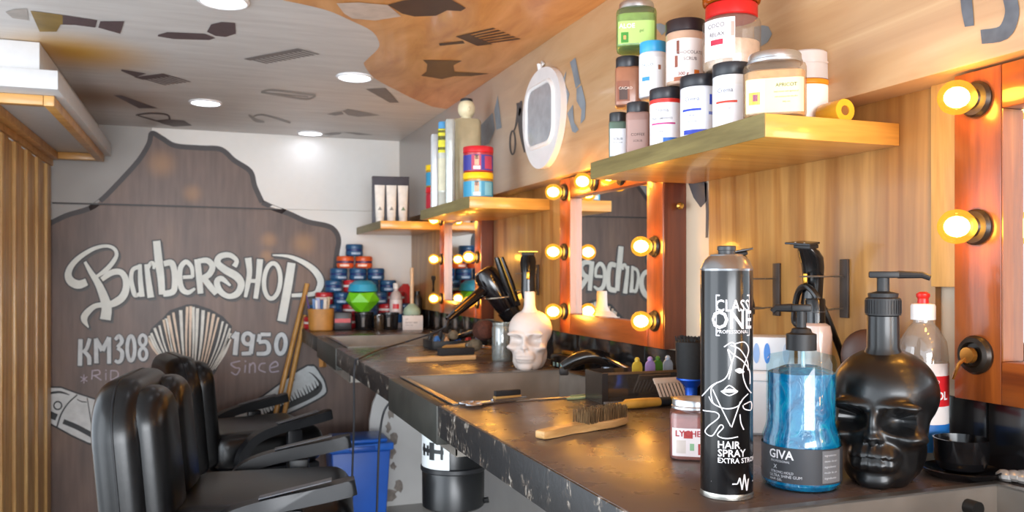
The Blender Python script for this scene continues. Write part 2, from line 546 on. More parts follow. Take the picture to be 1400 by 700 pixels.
for lo_i, hi_i in ((0, 3), (3, 14), (14, 22)):
    sub = [p for p in seg1[lo_i:hi_i + 1]]
    stroke(mb, sub, pxproj(.0003), 0, 5)
mb.build('mural_outline', mat('#3a3334', .5), wall_back, smooth=0)
mb = MB()
stroke(mb, [(72, 279, 2.2), (250, 283.5, 2.2), (380, 287.5, 1.6)], lambda x, y: Vector((W(x, y, Y=YB).x, YU - .0015, W(x, y, Y=YB).z + .004)), 0)
mb.build('panel_seam', mat('#2c2626', .5), wall_back, smooth=0)

INKW = mat('#d9dcd6', .5, var=.08, scale=12)
INKD = mat('#2b2a2c', .5)
INKS = mat('#4b4848', .5)
INKL = mat('#a79aa6', .5)
def lettering(name, strokes, proj_args, ink, shadow=None, grow=5, off=(8, 10), label=None):
    P0 = wallproj(*proj_args, .0018); P1 = wallproj(*proj_args, .0010)
    if shadow is not None:
        mb = MB()
        for si, st in enumerate(strokes):
            cl = isinstance(st, tuple)
            pts = st[0] if cl else st
            P1 = wallproj(*proj_args, .0008 + .00004 * si)
            sh = [(x + off[0], y + off[1], w) for x, y, w in pts]
            stroke(mb, sh, P1, 0, 5, cl, grow * .6)
            P1b = wallproj(*proj_args, .0018 + .00004 * si)
            stroke(mb, pts, P1b, 1, 5, cl, grow)
        mb.build(name + '_shadow', [INKS, shadow], wall_back, smooth=0, fix=False)
    mb = MB()
    for si, st in enumerate(strokes):
        cl = isinstance(st, tuple)
        stroke(mb, st[0] if cl else st, wallproj(*proj_args, .0030 + .00005 * si), 0, 6, cl)
    o = mb.build(name, ink, wall_back, smooth=0, fix=False)
    if label: o['label'] = label
A_ = (5.384, 80, 320)
B1 = [[(208, 352, 52), (150, 372, 62), (95, 350, 62), (72, 300, 52), (95, 235, 42), (160, 168, 36), (260, 108, 28), (350, 88, 24), (410, 108, 26), (428, 155, 28), (395, 215, 34), (345, 268, 34), (275, 318, 22)],
      [(195, 205, 22), (235, 275, 34), (290, 360, 50), (330, 450, 64), (355, 540, 74), (345, 630, 80)],
      [(318, 335, 34), (390, 285, 44), (455, 280, 44), (492, 325, 46), (498, 400, 52), (470, 465, 56), (415, 505, 54), (360, 525, 40)],
      [(350, 520, 40), (270, 530, 38), (205, 585, 48), (190, 630, 46), (222, 688, 6)]]
Ba = [[(595, 240, 30), (548, 262, 30), (535, 320, 32), (545, 390, 34), (565, 450, 34), (600, 435, 20)], [(600, 222, 26), (603, 340, 36), (615, 462, 40)]]
Br = [[(648, 222, 34), (662, 340, 42), (680, 468, 50)], [(655, 265, 20), (680, 215, 30), (702, 225, 28), (700, 258, 18)]]
Bb = [[(722, 50, 54), (738, 200, 58), (755, 330, 52), (762, 445, 46)], [(775, 220, 40), (830, 212, 46), (852, 270, 44), (856, 370, 44), (840, 425, 46), (770, 440, 44)]]
Be = [[(915, 318, 26), (988, 314, 28)], [(988, 320, 24), (980, 245, 30), (940, 205, 36), (900, 245, 38), (893, 330, 38), (910, 405, 42), (955, 430, 34), (1005, 400, 18)]]
lettering('lettering_barber', B1 + Ba + Br + Bb + Be, A_, INKW, INKD, 9, (14, 16), 'white brush lettering Barber')
B_ = (5.385, 250, 320)
lR = [[(106, 185, 46), (120, 320, 46), (130, 438, 42)], [(110, 200, 34), (180, 195, 42), (218, 240, 44), (190, 300, 44), (125, 330, 36)], [(150, 320, 44), (200, 385, 46), (245, 442, 34)]]
lS = [[(378, 240, 40), (395, 195, 32), (345, 155, 38), (275, 165, 44), (255, 212, 48), (310, 262, 54), (395, 312, 58), (430, 370, 52), (400, 438, 48), (335, 458, 38), (275, 420, 44), (250, 355, 44), (285, 328, 40), (350, 380, 16)]]
lH = [[(480, 175, 50), (490, 280, 40), (478, 370, 36), (460, 465, 24)], [(568, 185, 46), (555, 330, 40), (535, 475, 34)], [(480, 345, 26), (560, 345, 30)]]
lO = [(ring(657, 345, 60, 130, 32, 14, R(4)),)]
lP = [[(800, 212, 60), (770, 400, 62), (725, 642, 62)], [(660, 155, 10), (780, 165, 24), (890, 210, 36), (970, 270, 46), (1012, 340, 50), (1003, 400, 46), (960, 440, 34), (800, 452, 26)]]
lettering('lettering_shop', lR + lS + lH + lO + lP, B_, INKW, INKD, 9, (14, 16), 'white brush lettering rSHOP')
C_ = (5.833, 90, 410)
k1 = [[(118, 312, 36), (113, 525, 36)], [(192, 308, 30), (168, 385, 30), (135, 418, 26)], [(150, 412, 28), (185, 455, 34), (188, 518, 32)],
      [(240, 308, 32), (245, 505, 36)], [(240, 308, 30), (292, 405, 36)], [(292, 405, 36), (345, 298, 30)], [(346, 298, 32), (346, 508, 32)],
      [(395, 318, 26), (425, 288, 32), (448, 330, 32), (412, 378, 28)], [(412, 382, 28), (448, 412, 32), (445, 470, 32), (420, 495, 30), (392, 482, 24)],
      (ring(520, 386, 30, 98, 30),), (ring(614, 322, 27, 42, 26),), (ring(616, 430, 30, 46, 26),)]
lettering('lettering_kilometre', k1, C_, mat('#c3c8cb', .5), INKD, 6, (8, 9), 'white painted text KM308')
k2 = [[(145, 595, 8), (145, 665, 8)], [(118, 612, 8), (172, 648, 8)], [(120, 650, 8), (172, 612, 8)], [(212, 560, 10), (208, 635, 10)], [(212, 565, 10), (262, 560, 10), (270, 590, 10), (215, 605, 10)], [(230, 603, 10), (285, 640, 10)],
      [(320, 580, 9), (320, 640, 9)], [(320, 556, 10), (322, 566, 10)], [(360, 560, 10), (358, 640, 10)], [(360, 562, 10), (410, 570, 10), (415, 610, 10), (360, 640, 10)]]
lettering('lettering_chalk', k2, C_, INKL)
D_ = (5.6, 190, 405)
k3 = [[(712, 318, 26), (752, 278, 34)], [(752, 275, 36), (735, 450, 38)],
      (ring(832, 325, 36, 42, 30),), [(875, 290, 32), (855, 440, 34)], [(785, 440, 28), (858, 436, 30)],
      [(1008, 292, 28), (930, 292, 28)], [(925, 290, 30), (915, 350, 30)], [(915, 352, 28), (975, 350, 30), (995, 395, 34), (975, 435, 32), (900, 440, 28)],
      (ring(1086, 366, 36, 74, 32, 12, R(5)),)]
lettering('lettering_year', k3, D_, mat('#c3c8cb', .5), INKD, 6, (8, 9), 'white painted year 1950')
k4 = [[(775, 495, 10), (705, 515, 11), (735, 545, 11), (772, 555, 11), (745, 600, 11), (705, 580, 10)], [(815, 525, 11), (810, 585, 11)], [(816, 492, 11), (815, 503, 11)], [(848, 512, 11), (845, 588, 11)], [(848, 535, 10), (872, 510, 11), (888, 530, 11), (888, 585, 11)],
      [(968, 512, 10), (930, 520, 11), (920, 560, 11), (970, 582, 10)], [(1000, 550, 10), (1062, 530, 11), (1045, 500, 11), (1005, 530, 11), (1010, 578, 11), (1072, 572, 10)]]
lettering('lettering_since', k4, D_, INKL)
# shaving brush fan
P0 = wallproj(*D_, .0018); P1 = wallproj(*D_, .0010)
arc = [(70, 312), (105, 250), (190, 178), (240, 122), (370, 76), (430, 76), (535, 112), (625, 165), (698, 235), (695, 320)]
mb = MB(); fill_poly(mb, [P1(x, y) for x, y in [(62, 318), (95, 245), (180, 168), (235, 108), (370, 62), (435, 62), (545, 98), (640, 152), (712, 228), (706, 326), (590, 575), (560, 620), (400, 640), (250, 600), (170, 480)]])
mb.build('brush_outline', INKD, wall_back, smooth=0, fix=False)
mb = MB(); rs = random.Random(3)
arcs = smooth_path([(x, y) for x, y in arc], 5)
NB = 23
for i in range(NB):
    t = i / (NB - 1)
    q = arcs[min(int(t * (len(arcs) - 1)), len(arcs) - 1)]
    bx = 195 + t * 385; by = 500 + t * 60 + 70 * math.sin(PI * t)
    mx, my = (q[0] * .5 + bx * .5) + rs.uniform(-8, 8) + (0.5 - t) * -30, (q[1] + by) / 2
    w0 = rs.uniform(15, 27)
    stroke(mb, [(q[0], q[1] + rs.uniform(0, 18), w0), (mx, my, w0 * .72), (bx, by, 5)], P0, rs.choice((0, 0, 1)), 5)
mb.build('brush_bristles', [mat('#d5d4cc', .5), mat('#d8c3ad', .5)], wall_back, smooth=0, fix=False)
# comb
E_ = (5.387, 310, 480)
P0 = wallproj(*E_, .0018); P1 = wallproj(*E_, .0010); P2 = wallproj(*E_, .0024)
body = [(60, 480), (95, 455), (290, 320), (595, 110), (690, 180), (726, 260), (715, 320), (560, 405), (420, 470), (150, 605), (70, 660)]
mb = MB(); stroke(mb, [(x, y, 26) for x, y in body], P1, 0, 4, True); mb.build('comb_outline', mat('#131315', .5), wall_back, smooth=0, fix=False)
mb = MB(); fill_poly(mb, [P0(*p) for p in [tuple(q) for q in smooth_path(body, 3, True)]]); mb.build('comb_body', mat('#c8cccd', .5), wall_back, smooth=0, fix=False)
mb = MB(); stroke(mb, [(80, 572, 40), (300, 478, 46), (430, 412, 44), (600, 335, 44), (672, 285, 46), (688, 240, 22), (640, 178, 10), (605, 155, 4)], P2, 0, 6)
for i in range(27):
    t = i / 26; cx, cy = 105 + t * 555, 545 - t * 290
    L_ = 42 + 16 * ((i * 7) % 3)
    stroke(mb, [(cx + 10, cy + 22, 13), (cx - 14, cy - L_ * .55, 3)], P2, 0)
stroke(mb, [(470, 200, 26), (498, 215, 18)], P2, 0); stroke(mb, [(480, 185, 16), (482, 200, 22)], P2, 0)
mb.build('comb_teeth', mat('#131315', .5), wall_back, smooth=0, fix=False)
# clipper drawing
F_ = (6.367, 60, 510)
P0 = wallproj(*F_, .0018); P1 = wallproj(*F_, .0010); P2 = wallproj(*F_, .0024)
body = [(-60, 140), (50, 128), (150, 130), (300, 185), (470, 240), (470, 620), (440, 620), (380, 600), (250, 540), (50, 430), (-60, 360)]
mb = MB(); fill_poly(mb, [P1(x + (0 if x < 0 else 0), y - 14 if y < 300 else y + 18) for x, y in body]); mb.build('clipper_outline', mat('#151517', .5), wall_back, smooth=0, fix=False)
mb = MB(); fill_poly(mb, [P0(*p) for p in body]); mb.build('clipper_body', mat('#cfd2d3', .5), wall_back, smooth=0, fix=False)
mb = MB()
for st in ([(115, 470, 14), (150, 360, 14), (210, 265, 12), (292, 188, 12)], [(170, 420, 44), (290, 470, 44), (430, 545, 46)], [(-40, 320, 60), (112, 385, 60)], [(55, 175, 18), (140, 165, 20), (225, 190, 8)], [(290, 228, 8), (330, 248, 10), (375, 252, 8)], [(378, 215, 8), (430, 540, 10)]):
    stroke(mb, st, P2, 0)
stroke(mb, ring(122, 282, 34, 34, 13), P2, 0, 4, True)
mb.build('clipper_marks', mat('#202226', .5), wall_back, smooth=0, fix=False)

# ================================================================== painted stencils on ceiling and upper wall
def cproj(scale, ox, oy, dz=.0012): return lambda x, y: W(ox + x / scale, oy + y / scale, Z=ZC) - Vector((0, 0, dz))
def sproj(scale, ox, oy, dx=.0012): return lambda x, y: W(ox + x / scale, oy + y / scale, X=XS) - Vector((dx, 0, 0))
def stencil(name, polys, proj, m, parent):
    mb = MB()
    for p in polys:
        if len(p[0]) == 3: stroke(mb, p, proj, 0, 4)
        else: fill_poly(mb, [proj(*q) for q in p])
    return mb.build(name, m, parent, smooth=0, fix=False)
def mat_orange():
    m, nt, out = _new('ceiling_orange_wood')
    n = _noise(nt, _coord(nt, (6, 1.6, 1), (0, 0, R(25))), 1.6, 4, .6, 1.2)
    _bsdf(nt, out, _ramp(nt, n, [(.3, hx('#b9793c')), (.5, hx('#cf9353')), (.7, hx('#dca468'))]), .35, 0, .2); return m
c1 = cproj(3.5, 0, 0); c2 = cproj(3.5, 330, 0)
wave = smooth_path([(200, 0), (400, 45), (530, 100), (620, 145), (655, 190), (655, 230), (600, 285), (588, 310), (640, 375), (760, 440), (830, 475), (935, 518)], 4)
pts = [c2(*p) for p in wave]
zz = ZC - .0008
pts = [Vector((p.x, p.y, zz)) for p in pts]
pts = [Vector((.10, -1.6, zz)), Vector((.12, 1.2, zz)), Vector((pts[0].x - .02, pts[0].y - .25, zz))] + pts
pts[-1].x = XS
mb = MB(); fill_poly(mb, pts + [Vector((XS, -1.6, zz))]); mb.build('orange_wood_field', mat_orange(), ceil_, smooth=0, fix=False)
DK = mat('#57474a', .5); DKG = mat('#77706f', .5); DKB = mat('#4d362a', .5)
stencil('clipper_gold_stencil', [[(145, 50), (230, 60), (300, 70), (300, 116), (290, 115), (270, 150), (190, 150)]], c1, mat('#8d7238', .5, var=.3, scale=8), ceil_)
stencil('clipper_stencil', [[(300, 70), (465, 95), (455, 130), (360, 118), (300, 116)], [(480, 100), (595, 100), (575, 160), (470, 130)]], c1, DK, ceil_)
stencil('clipper_blade_stencil', [[(25, 55), (70, 42), (130, 40), (137, 95), (60, 85)]], c1, mat('#a59d97', .5), ceil_)
stencil('shaving_brush_stencil', [[(755, 165), (800, 152), (980, 160), (1030, 180), (1000, 190), (830, 185), (755, 172)], [(990, 150), (1010, 115), (1060, 103), (1125, 108), (1128, 160), (1080, 175), (1030, 170)]], c1, DK, ceil_)
def comb_poly(a, b, c, d, n=11):
    """comb outline: solid spine a-b, teeth reaching towards d-c"""
    a, b, c, d = (np.array(q, float) for q in (a, b, c, d))
    o = [tuple(a), tuple(b)]
    for i in range(n):
        t = 1 - i / n; t2 = 1 - (i + .5) / n; t3 = 1 - (i + 1) / n
        P = lambda s, q: tuple((a + (b - a) * s) * (1 - q) + (d + (c - d) * s) * q)
        o += [P(t, 1), P(t2, 1), P(t2, .32), P(t3, .32)]
    return o
stencil('comb_stencil', [comb_poly((10, 280), (270, 230), (375, 258), (110, 306), 12)], c2, DKG, ceil_)
stencil('fork_comb_stencil', [[(580, 330), (650, 342), (700, 350), (650, 368), (580, 338)], comb_poly((640, 368), (780, 350), (915, 390), (780, 408), 7)], c1, DK, ceil_)
stencil('razor_stencil', [[(545, 455), (582, 455), (755, 517), (665, 517)]], c1, DK, ceil_)
stencil('shaver_stencil', [[(740, 575), (800, 570), (880, 575), (920, 600), (830, 605), (780, 592)], [(650, 550, 6), (720, 541, 7), (800, 548, 8), (812, 575, 10)], [(660, 552, 5), (730, 572, 6), (780, 585, 8)]], c1, DK, ceil_)
stencil('blade_outline_stencil', [[(95, 440, 9), (140, 430, 9), (250, 442, 9), (355, 455, 9)], [(95, 440, 9), (200, 458, 9), (310, 474, 9), (355, 457, 9)], [(130, 445, 6), (320, 462, 6)]], c2, mat('#9b9897', .5), ceil_)
stencil('scissors_stencil', [[(35, 548, 8), (70, 575, 16), (110, 582, 8)], [(50, 562, 6), (100, 548, 8), (235, 586, 10)]], c2, mat('#938f8e', .5), ceil_)
stencil('small_brush_stencil', [[(410, 545), (440, 538), (480, 533), (490, 545), (450, 553)], [(485, 530), (510, 520), (560, 530), (665, 551), (560, 558), (510, 550)]], c2, mat('#8c8786', .5), ceil_)
stencil('flat_brush_stencil', [[(595, 425), (690, 420), (755, 490), (710, 490)]], c2, DKG, ceil_)
stencil('tiny_razor_stencil', [[(385, 642), (430, 634), (480, 634), (470, 642), (420, 648)], [(490, 632), (560, 635), (630, 645), (560, 645)]], c2, mat('#8c8786', .5), ceil_)
c2b = cproj(3.5, 330, 0, .002)
stencil('powder_brush_tip_stencil', [[(455, 12), (560, 8), (700, 20), (765, 75), (640, 95), (530, 85), (490, 60)]], c2b, mat('#c7b7ab', .5), ceil_)
stencil('powder_brush_stencil', [[(700, 20), (770, 0), (850, -12), (1000, -8), (1075, 35), (1050, 50), (985, 46), (930, 72), (830, 76), (770, 62)]], c2b, DKB, ceil_)
stencil('pick_comb_stencil', [[(945, 205), (1030, 196), (1060, 192), (1070, 205), (950, 216)], comb_poly((1130, 217), (1025, 172), (1205, 130), (1350, 190), 6)], c2b, DKB, ceil_)
stencil('trimmer_stencil', [[(870, 285), (1055, 288), (1015, 310), (1020, 342), (1100, 345), (1185, 350), (1100, 362), (1020, 362), (960, 376), (860, 360), (885, 340), (890, 305)]], c2b, DKB, ceil_)
s1 = sproj(4.117, 640, 70); SLT = mat('#7d8790', .5, var=.2, scale=20); SDK = mat('#4a484b', .5)
stencil('scissor_blade_stencil', [[(60, 430), (140, 345), (152, 440), (120, 520), (62, 545)], [(148, 335), (168, 248), (190, 432), (160, 442)]], s1, SLT, soffit)
stencil('hand_mirror_stencil', [[(283, 290, 22), (288, 330, 26), (270, 420, 10), (258, 450, 8)], [(300, 280, 12), (296, 420, 26), (320, 570, 8)]], s1, SDK, soffit)
mb = MB(); stroke(mb, ring(252, 515, 15, 66, 9), s1, 0, 4, True); mb.build('hand_mirror_ring_stencil', SDK, soffit, smooth=0, fix=False)
stencil('torn_comb_stencil', [[(575, 62), (605, 36), (635, 180), (608, 210), (590, 120)], [(612, 212), (640, 190), (664, 290), (660, 380), (635, 410), (640, 330), (612, 280)], [(592, 300), (598, 400), (625, 440), (605, 460), (588, 452), (560, 350)], [(555, 110), (530, 170), (528, 260), (556, 320), (572, 240), (545, 180)]], s1, SLT, soffit)
s2 = sproj(2.06, 1000, 0)
stencil('letter_stencil', [[(662, -14, 32), (666, 30, 32), (672, 74, 26)], [(785, -10, 40), (792, 40, 40), (768, 92, 42), (705, 104, 40)]], s2, mat('#5b6068', .5, var=.2, scale=40), soffit)
s3 = sproj(5.383, 820, 0)
stencil('round_brush_stencil', [[(1140, 200), (1200, 186), (1245, 195), (1272, 250), (1240, 310), (1185, 345), (1140, 340)], [(400, 178), (450, 172), (515, 200), (460, 260), (430, 220)]], s3, mat('#7f868a', .5), soffit)

# ================================================================== ceiling lights
dl0 = None
for i, (x, y, lab) in enumerate(((.508, 3.044, 'round white ceiling downlight touching the orange wave, right of centre'),
                            (.003, 3.71, 'round white ceiling downlight near the shaver stencil, left of centre'),
                            (.50, 4.33, 'round white ceiling downlight closest to the back wall'),
                            (.045, 2.307, 'round white ceiling downlight cut by the top edge of the picture'))):
    t = thing('ceiling_downlight', lab, 'ceiling light', (x, y, ZC), 0, 'round downlights in the ceiling')
    if i == 0:
        trim = MB().lathe([(.066, 0), (.066, -.004), (.060, -.008), (.056, -.006), (.056, 0)], 36, cap=False).build('trim_ring', mat('#e8e8ea', .4), t)
        disc = MB().lathe([(.0555, -.001), (.0555, -.0045), (.03, -.0055), (0, -.0055)], 36, cap=False).build('diffuser', emit('#eef2ff', DOWNLIGHT), t)
    else:
        for o in (trim, disc):
            c = o.copy(); COL.objects.link(c); c.parent = t

# ================================================================== worktop with sinks
def mat_worktop():
    m, nt, out = _new('worktop_laminate')
    n = _noise(nt, _coord(nt), 4, 3, .5)
    col = _ramp(nt, n, [(.3, hx('#4b3e38')), (.55, hx('#564740')), (.75, hx('#5f5049'))])
    n2 = _noise(nt, _coord(nt, (1, 2.6, 1), (0, 0, R(35))), 55, 4, .7, 1.0)
    col = _mix(nt, _ramp(nt, n2, [(.74, (0, 0, 0, 1)), (.82, (.6, .6, .6, 1))]), col, hx('#b5aaa2'))
    rg = _ramp(nt, _noise(nt, _coord(nt), 14, 3), [(.3, (.24, .24, .24, 1)), (.7, (.34, .34, .34, 1))])
    _bsdf(nt, out, col, rg); return m
def mat_edge():
    m, nt, out = _new('chipped_black_edge')
    n = _noise(nt, _coord(nt, (1, 1.5, 1)), 48, 6, .72, .8)
    n2 = _noise(nt, _coord(nt), 14, 3)
    mul = nt.nodes.new('ShaderNodeMath'); mul.operation = 'MULTIPLY'
    nt.links.new(n, mul.inputs[0]); nt.links.new(n2, mul.inputs[1])
    col = _ramp(nt, mul.outputs[0], [(.285, hx('#1b1a1b')), (.31, hx('#4a4038')), (.345, hx('#8a8278')), (.38, hx('#a8a29c'))])
    _bsdf(nt, out, col, .4, 0, 0, n, .2); return m
MT, ME = mat_worktop(), mat_edge()
top = thing('worktop', 'long dark brown scratched worktop with chipped black front edge', 'counter', (0, 0, ZT))
SINKS = [(.28, .826, .505, .985), (1.732, 2.232, .505, .962), (3.20, 3.76, .515, .96)]
ys = [-.6] + [v for s in SINKS for v in s[:2]] + [4.40]
xb = XW - .004
for i in range(0, len(ys), 2):
    MB().box(XF, xb, ys[i], ys[i + 1], -.028, 0, 0, .002).build('top_slab', MT, top)
    MB().box(XF - .003, XF + .022, ys[i], ys[i + 1], -.066, -.0012, 0, .0015).build('front_edge', ME, top)
for s in SINKS:
    MB().box(s[3] + .004, xb, s[0] + .0005, s[1] - .0005, -.028, 0, 0).build('back_strip', MT, top)
STEEL = mat('#8f8d8a', .34, .85, var=.12, scale=25)
STEELD = mat('#8f8880', .40, .45, var=.18, scale=12)
for i, (s, lab) in enumerate(zip(SINKS, ('stainless sink at the bottom right, in front of the black skull', 'middle stainless sink beside the white skull bottle', 'far stainless sink before the pyramid of tins'))):
    y0, y1, x0, x1 = s
    t = thing('sink_basin', lab, 'sink', (0, 0, ZT), 0, 'stainless sinks set in the worktop')
    mb = MB(); d = (.17, .11, .13)[i]; th = .003
    for a in ((x0, x0 + th, y0, y1, -d, .001), (x1 - th, x1, y0, y1, -d, .001), (x0, x1, y0, y0 + th, -d, .001), (x0, x1, y1 - th, y1, -d, .001), (x0, x1, y0, y1, -d - th, -d)):
        mb.box(*a)
    mb.build('basin', STEELD, t)
    mb = MB(); r = .010
    for a in ((x0 - r, x0 + .004, y0 - r, y1 + r, .0005, .003), (x1 - .004, x1 + r, y0 - r, y1 + r, .0005, .003), (x0 + .004, x1 - .004, y0 - r, y0 + .004, .0005, .003), (x0 + .004, x1 - .004, y1 - .004, y1 + r, .0005, .003)):
        mb.box(*a)
    mb.build('rim', STEEL, t)
    MB().box(XF - .006, x0 - .0005, y0 + .001, y1 - .001, -.085, -.001, 0, .002).build('front_panel', mat('#33332f', .45, .3, var=.3, scale=15), t)
    MB().lathe([(0, 0), (.03, 0), (.03, .004), (.018, .006), (.016, .002), (0, .002)], 24, ((x0 + x1) / 2, (y0 + y1) / 2, -d)).build('drain', STEEL, t)
    if i == 0:
        MB().tube([(.93, y1 - .003, -.022), (.93, y1 - .02, -.022)], .010, 12).tube([(.93, y1 - .012, -.022), (.93, y1 - .016, -.05)], .006, 8).build('overflow_plug', mat('#151515', .4), t)
# wooden brackets under the far end
br = thing('worktop_bracket', 'light wooden strut under the far end of the worktop', 'bracket', (0, 0, 0))
a, b = W(439, 468, X=XF + .012), W(444, 484, X=XF + .02)
MB().tube([(XF + .03, 3.86, ZT - .067), (XF + .03, 3.84, ZT - .14)], .016, 4).build('strut', wood('#8f5f30', '#b98850', 'Z'), br)
# black tile splash-back behind the worktop, one object a tile
yb_ = -.3; rs = random.Random(5)
tile0 = None
k = 0
while yb_ < YB - .02:
    L_ = min(.198, YB - .004 - yb_)
    if tile0 is None:
        tile0 = MB().box(-.006, 0, 0, .198, 0, .095, 0, .0015).build('tile', mat('#1c1b1c', .16, var=.3), wall_right)
        o = tile0
    elif L_ > .19:
        o = tile0.copy(); COL.objects.link(o)
    else:
        o = MB().box(-.006, 0, 0, L_, 0, .095, 0, .0015).build('tile', mat('#1c1b1c', .16, var=.3), wall_right)
    o.location = (XW, yb_, ZT + .001)
    yb_ += .20
# boards on the niche wall
MPAN = wood('#9a6c38', '#bd8e50', 'Z', .7, .4, .2, cathedral=True)
for j, (y0, y1, z0, z1) in enumerate(((.985, 1.60, ZT + .098, ZS + .012), (2.335, 3.075, ZT + .098, ZS + .012), (3.715, 4.452, ZT + .098, ZS + .012))):
    MB().box(XW - .012, XW, y0, y1, z0, z1, 0, .001).build('wood_panel', MPAN, wall_right)
MB().box(XW - .022, XW, .915, .984, CZ - .02, ZS + .012, 0, .001).build('wood_batten', wood('#c08a42', '#deb06a', 'Z'), wall_right)
stencil('oval_stencil', [[(940, 248), (966, 248), (966, 275), (958, 284), (948, 270)], [(965, 250, 4), (967, 290, 4), (966, 325, 3)]], lambda x, y: W(x, y, X=XW - .001), SDK, wall_right)

# ================================================================== shelves
MSH = wood('#c98a35', '#e3ab52', 'X', .8, .35, .3)
MSHE = wood('#6f6238', '#8f8250', 'Y', 1.2, .5, .1)
for (x0, y0, y1, lab) in ((.788, 1.055, 1.66, 'nearest wooden wall shelf, crowded with stacked scrub jars'),
                          (.775, 2.512, 3.145, 'middle wooden wall shelf with tall bottles and hair gel tubs'),
                          (.75, 3.80, 4.438, 'far wooden wall shelf holding three white tubes')):
    t = thing('wall_shelf', lab, 'shelf', (XW - .0125, (y0 + y1) / 2, ZSH), 0, 'wooden shelves on the right wall')
    hw = (y1 - y0) / 2; dp = x0 - (XW - .0125)
    MB().box(dp + .002, 0, -hw, hw, -.036, 0, 0, .0012).build('board', MSH, t)
    MB().box(dp, dp + .0018, -hw, hw, -.036, 0).build('edge_strip', MSHE, t)

# ================================================================== vanity mirrors with bulbs
MFR = wood('#6e3214', '#a4551f', 'Z', 1.0, .3, .4)
MFL = wood('#8a4e24', '#b8743c', 'Z', 1.0, .3, .3)
MFD = wood('#4a1f10', '#743618', 'Z', 1.0, .35, .3)
def mat_mirror():
    m, nt, out = _new('mirror_glass'); g = nt.nodes.new('ShaderNodeBsdfGlossy')
    g.inputs[0].default_value = (.86, .88, .88, 1); g.inputs['Roughness'].default_value = .01
    nt.links.new(g.outputs[0], out.inputs[0]); return m
MMIR = mat_mirror()
def mat_bulbglass():
    m, nt, out = _new('amber_bulb_glass')
    t = nt.nodes.new('ShaderNodeBsdfTransparent'); t.inputs[0].default_value = (1, .80, .38, 1)
    e = nt.nodes.new('ShaderNodeEmission'); e.inputs[0].default_value = (1, .42, .04, 1); e.inputs[1].default_value = BULB_GLASS
    g = nt.nodes.new('ShaderNodeBsdfGlossy'); g.inputs['Roughness'].default_value = .06
    a = nt.nodes.new('ShaderNodeMixShader'); a.inputs[0].default_value = .42
    nt.links.new(t.outputs[0], a.inputs[1]); nt.links.new(e.outputs[0], a.inputs[2])
    b = nt.nodes.new('ShaderNodeMixShader'); b.inputs[0].default_value = .07
    nt.links.new(a.outputs[0], b.inputs[1]); nt.links.new(g.outputs[0], b.inputs[2])
    nt.links.new(b.outputs[0], out.inputs[0]); return m
MBG = mat_bulbglass(); MBC = emit('#ffc46a', BULB_CORE, 'bulb_filament')
TOX = Matrix.Rotation(R(-90), 4, 'Y')      # local +Z -> -X
bulb0 = {}
def make_bulb(parent, x, y, z, lit=True):
    if 'g' not in bulb0:
        prof = [(.0125, .008), (.0135, .014), (.0185, .021), (.0228, .030), (.0238, .038), (.0222, .047), (.017, .0545), (.009, .059), (0, .0605)]
        g = MB().lathe(prof, 24, M=TOX, cap=False).build('bulb', MBG, parent)
        s = MB().lathe([(0, -.0005), (.024, -.0005), (.025, .004), (.022, .009), (.015, .011), (.0135, .014), (0, .014)], 24, M=TOX).build('socket', mat('#2a2119', .4), g)
        f = MB().ell((0, 0, .037), (.0145, .0145, .0180), 16, 10, M=TOX).build('filament', MBC, g)
        bulb0.update(g=g, s=s, f=f)
    else:
        g = bulb0['g'].copy(); COL.objects.link(g); g.parent = parent
        for q in ('s', 'f'):
            c = bulb0[q].copy(); COL.objects.link(c); c.parent = g
    g.location = (x, y, z)
    return g
XM = 1.0
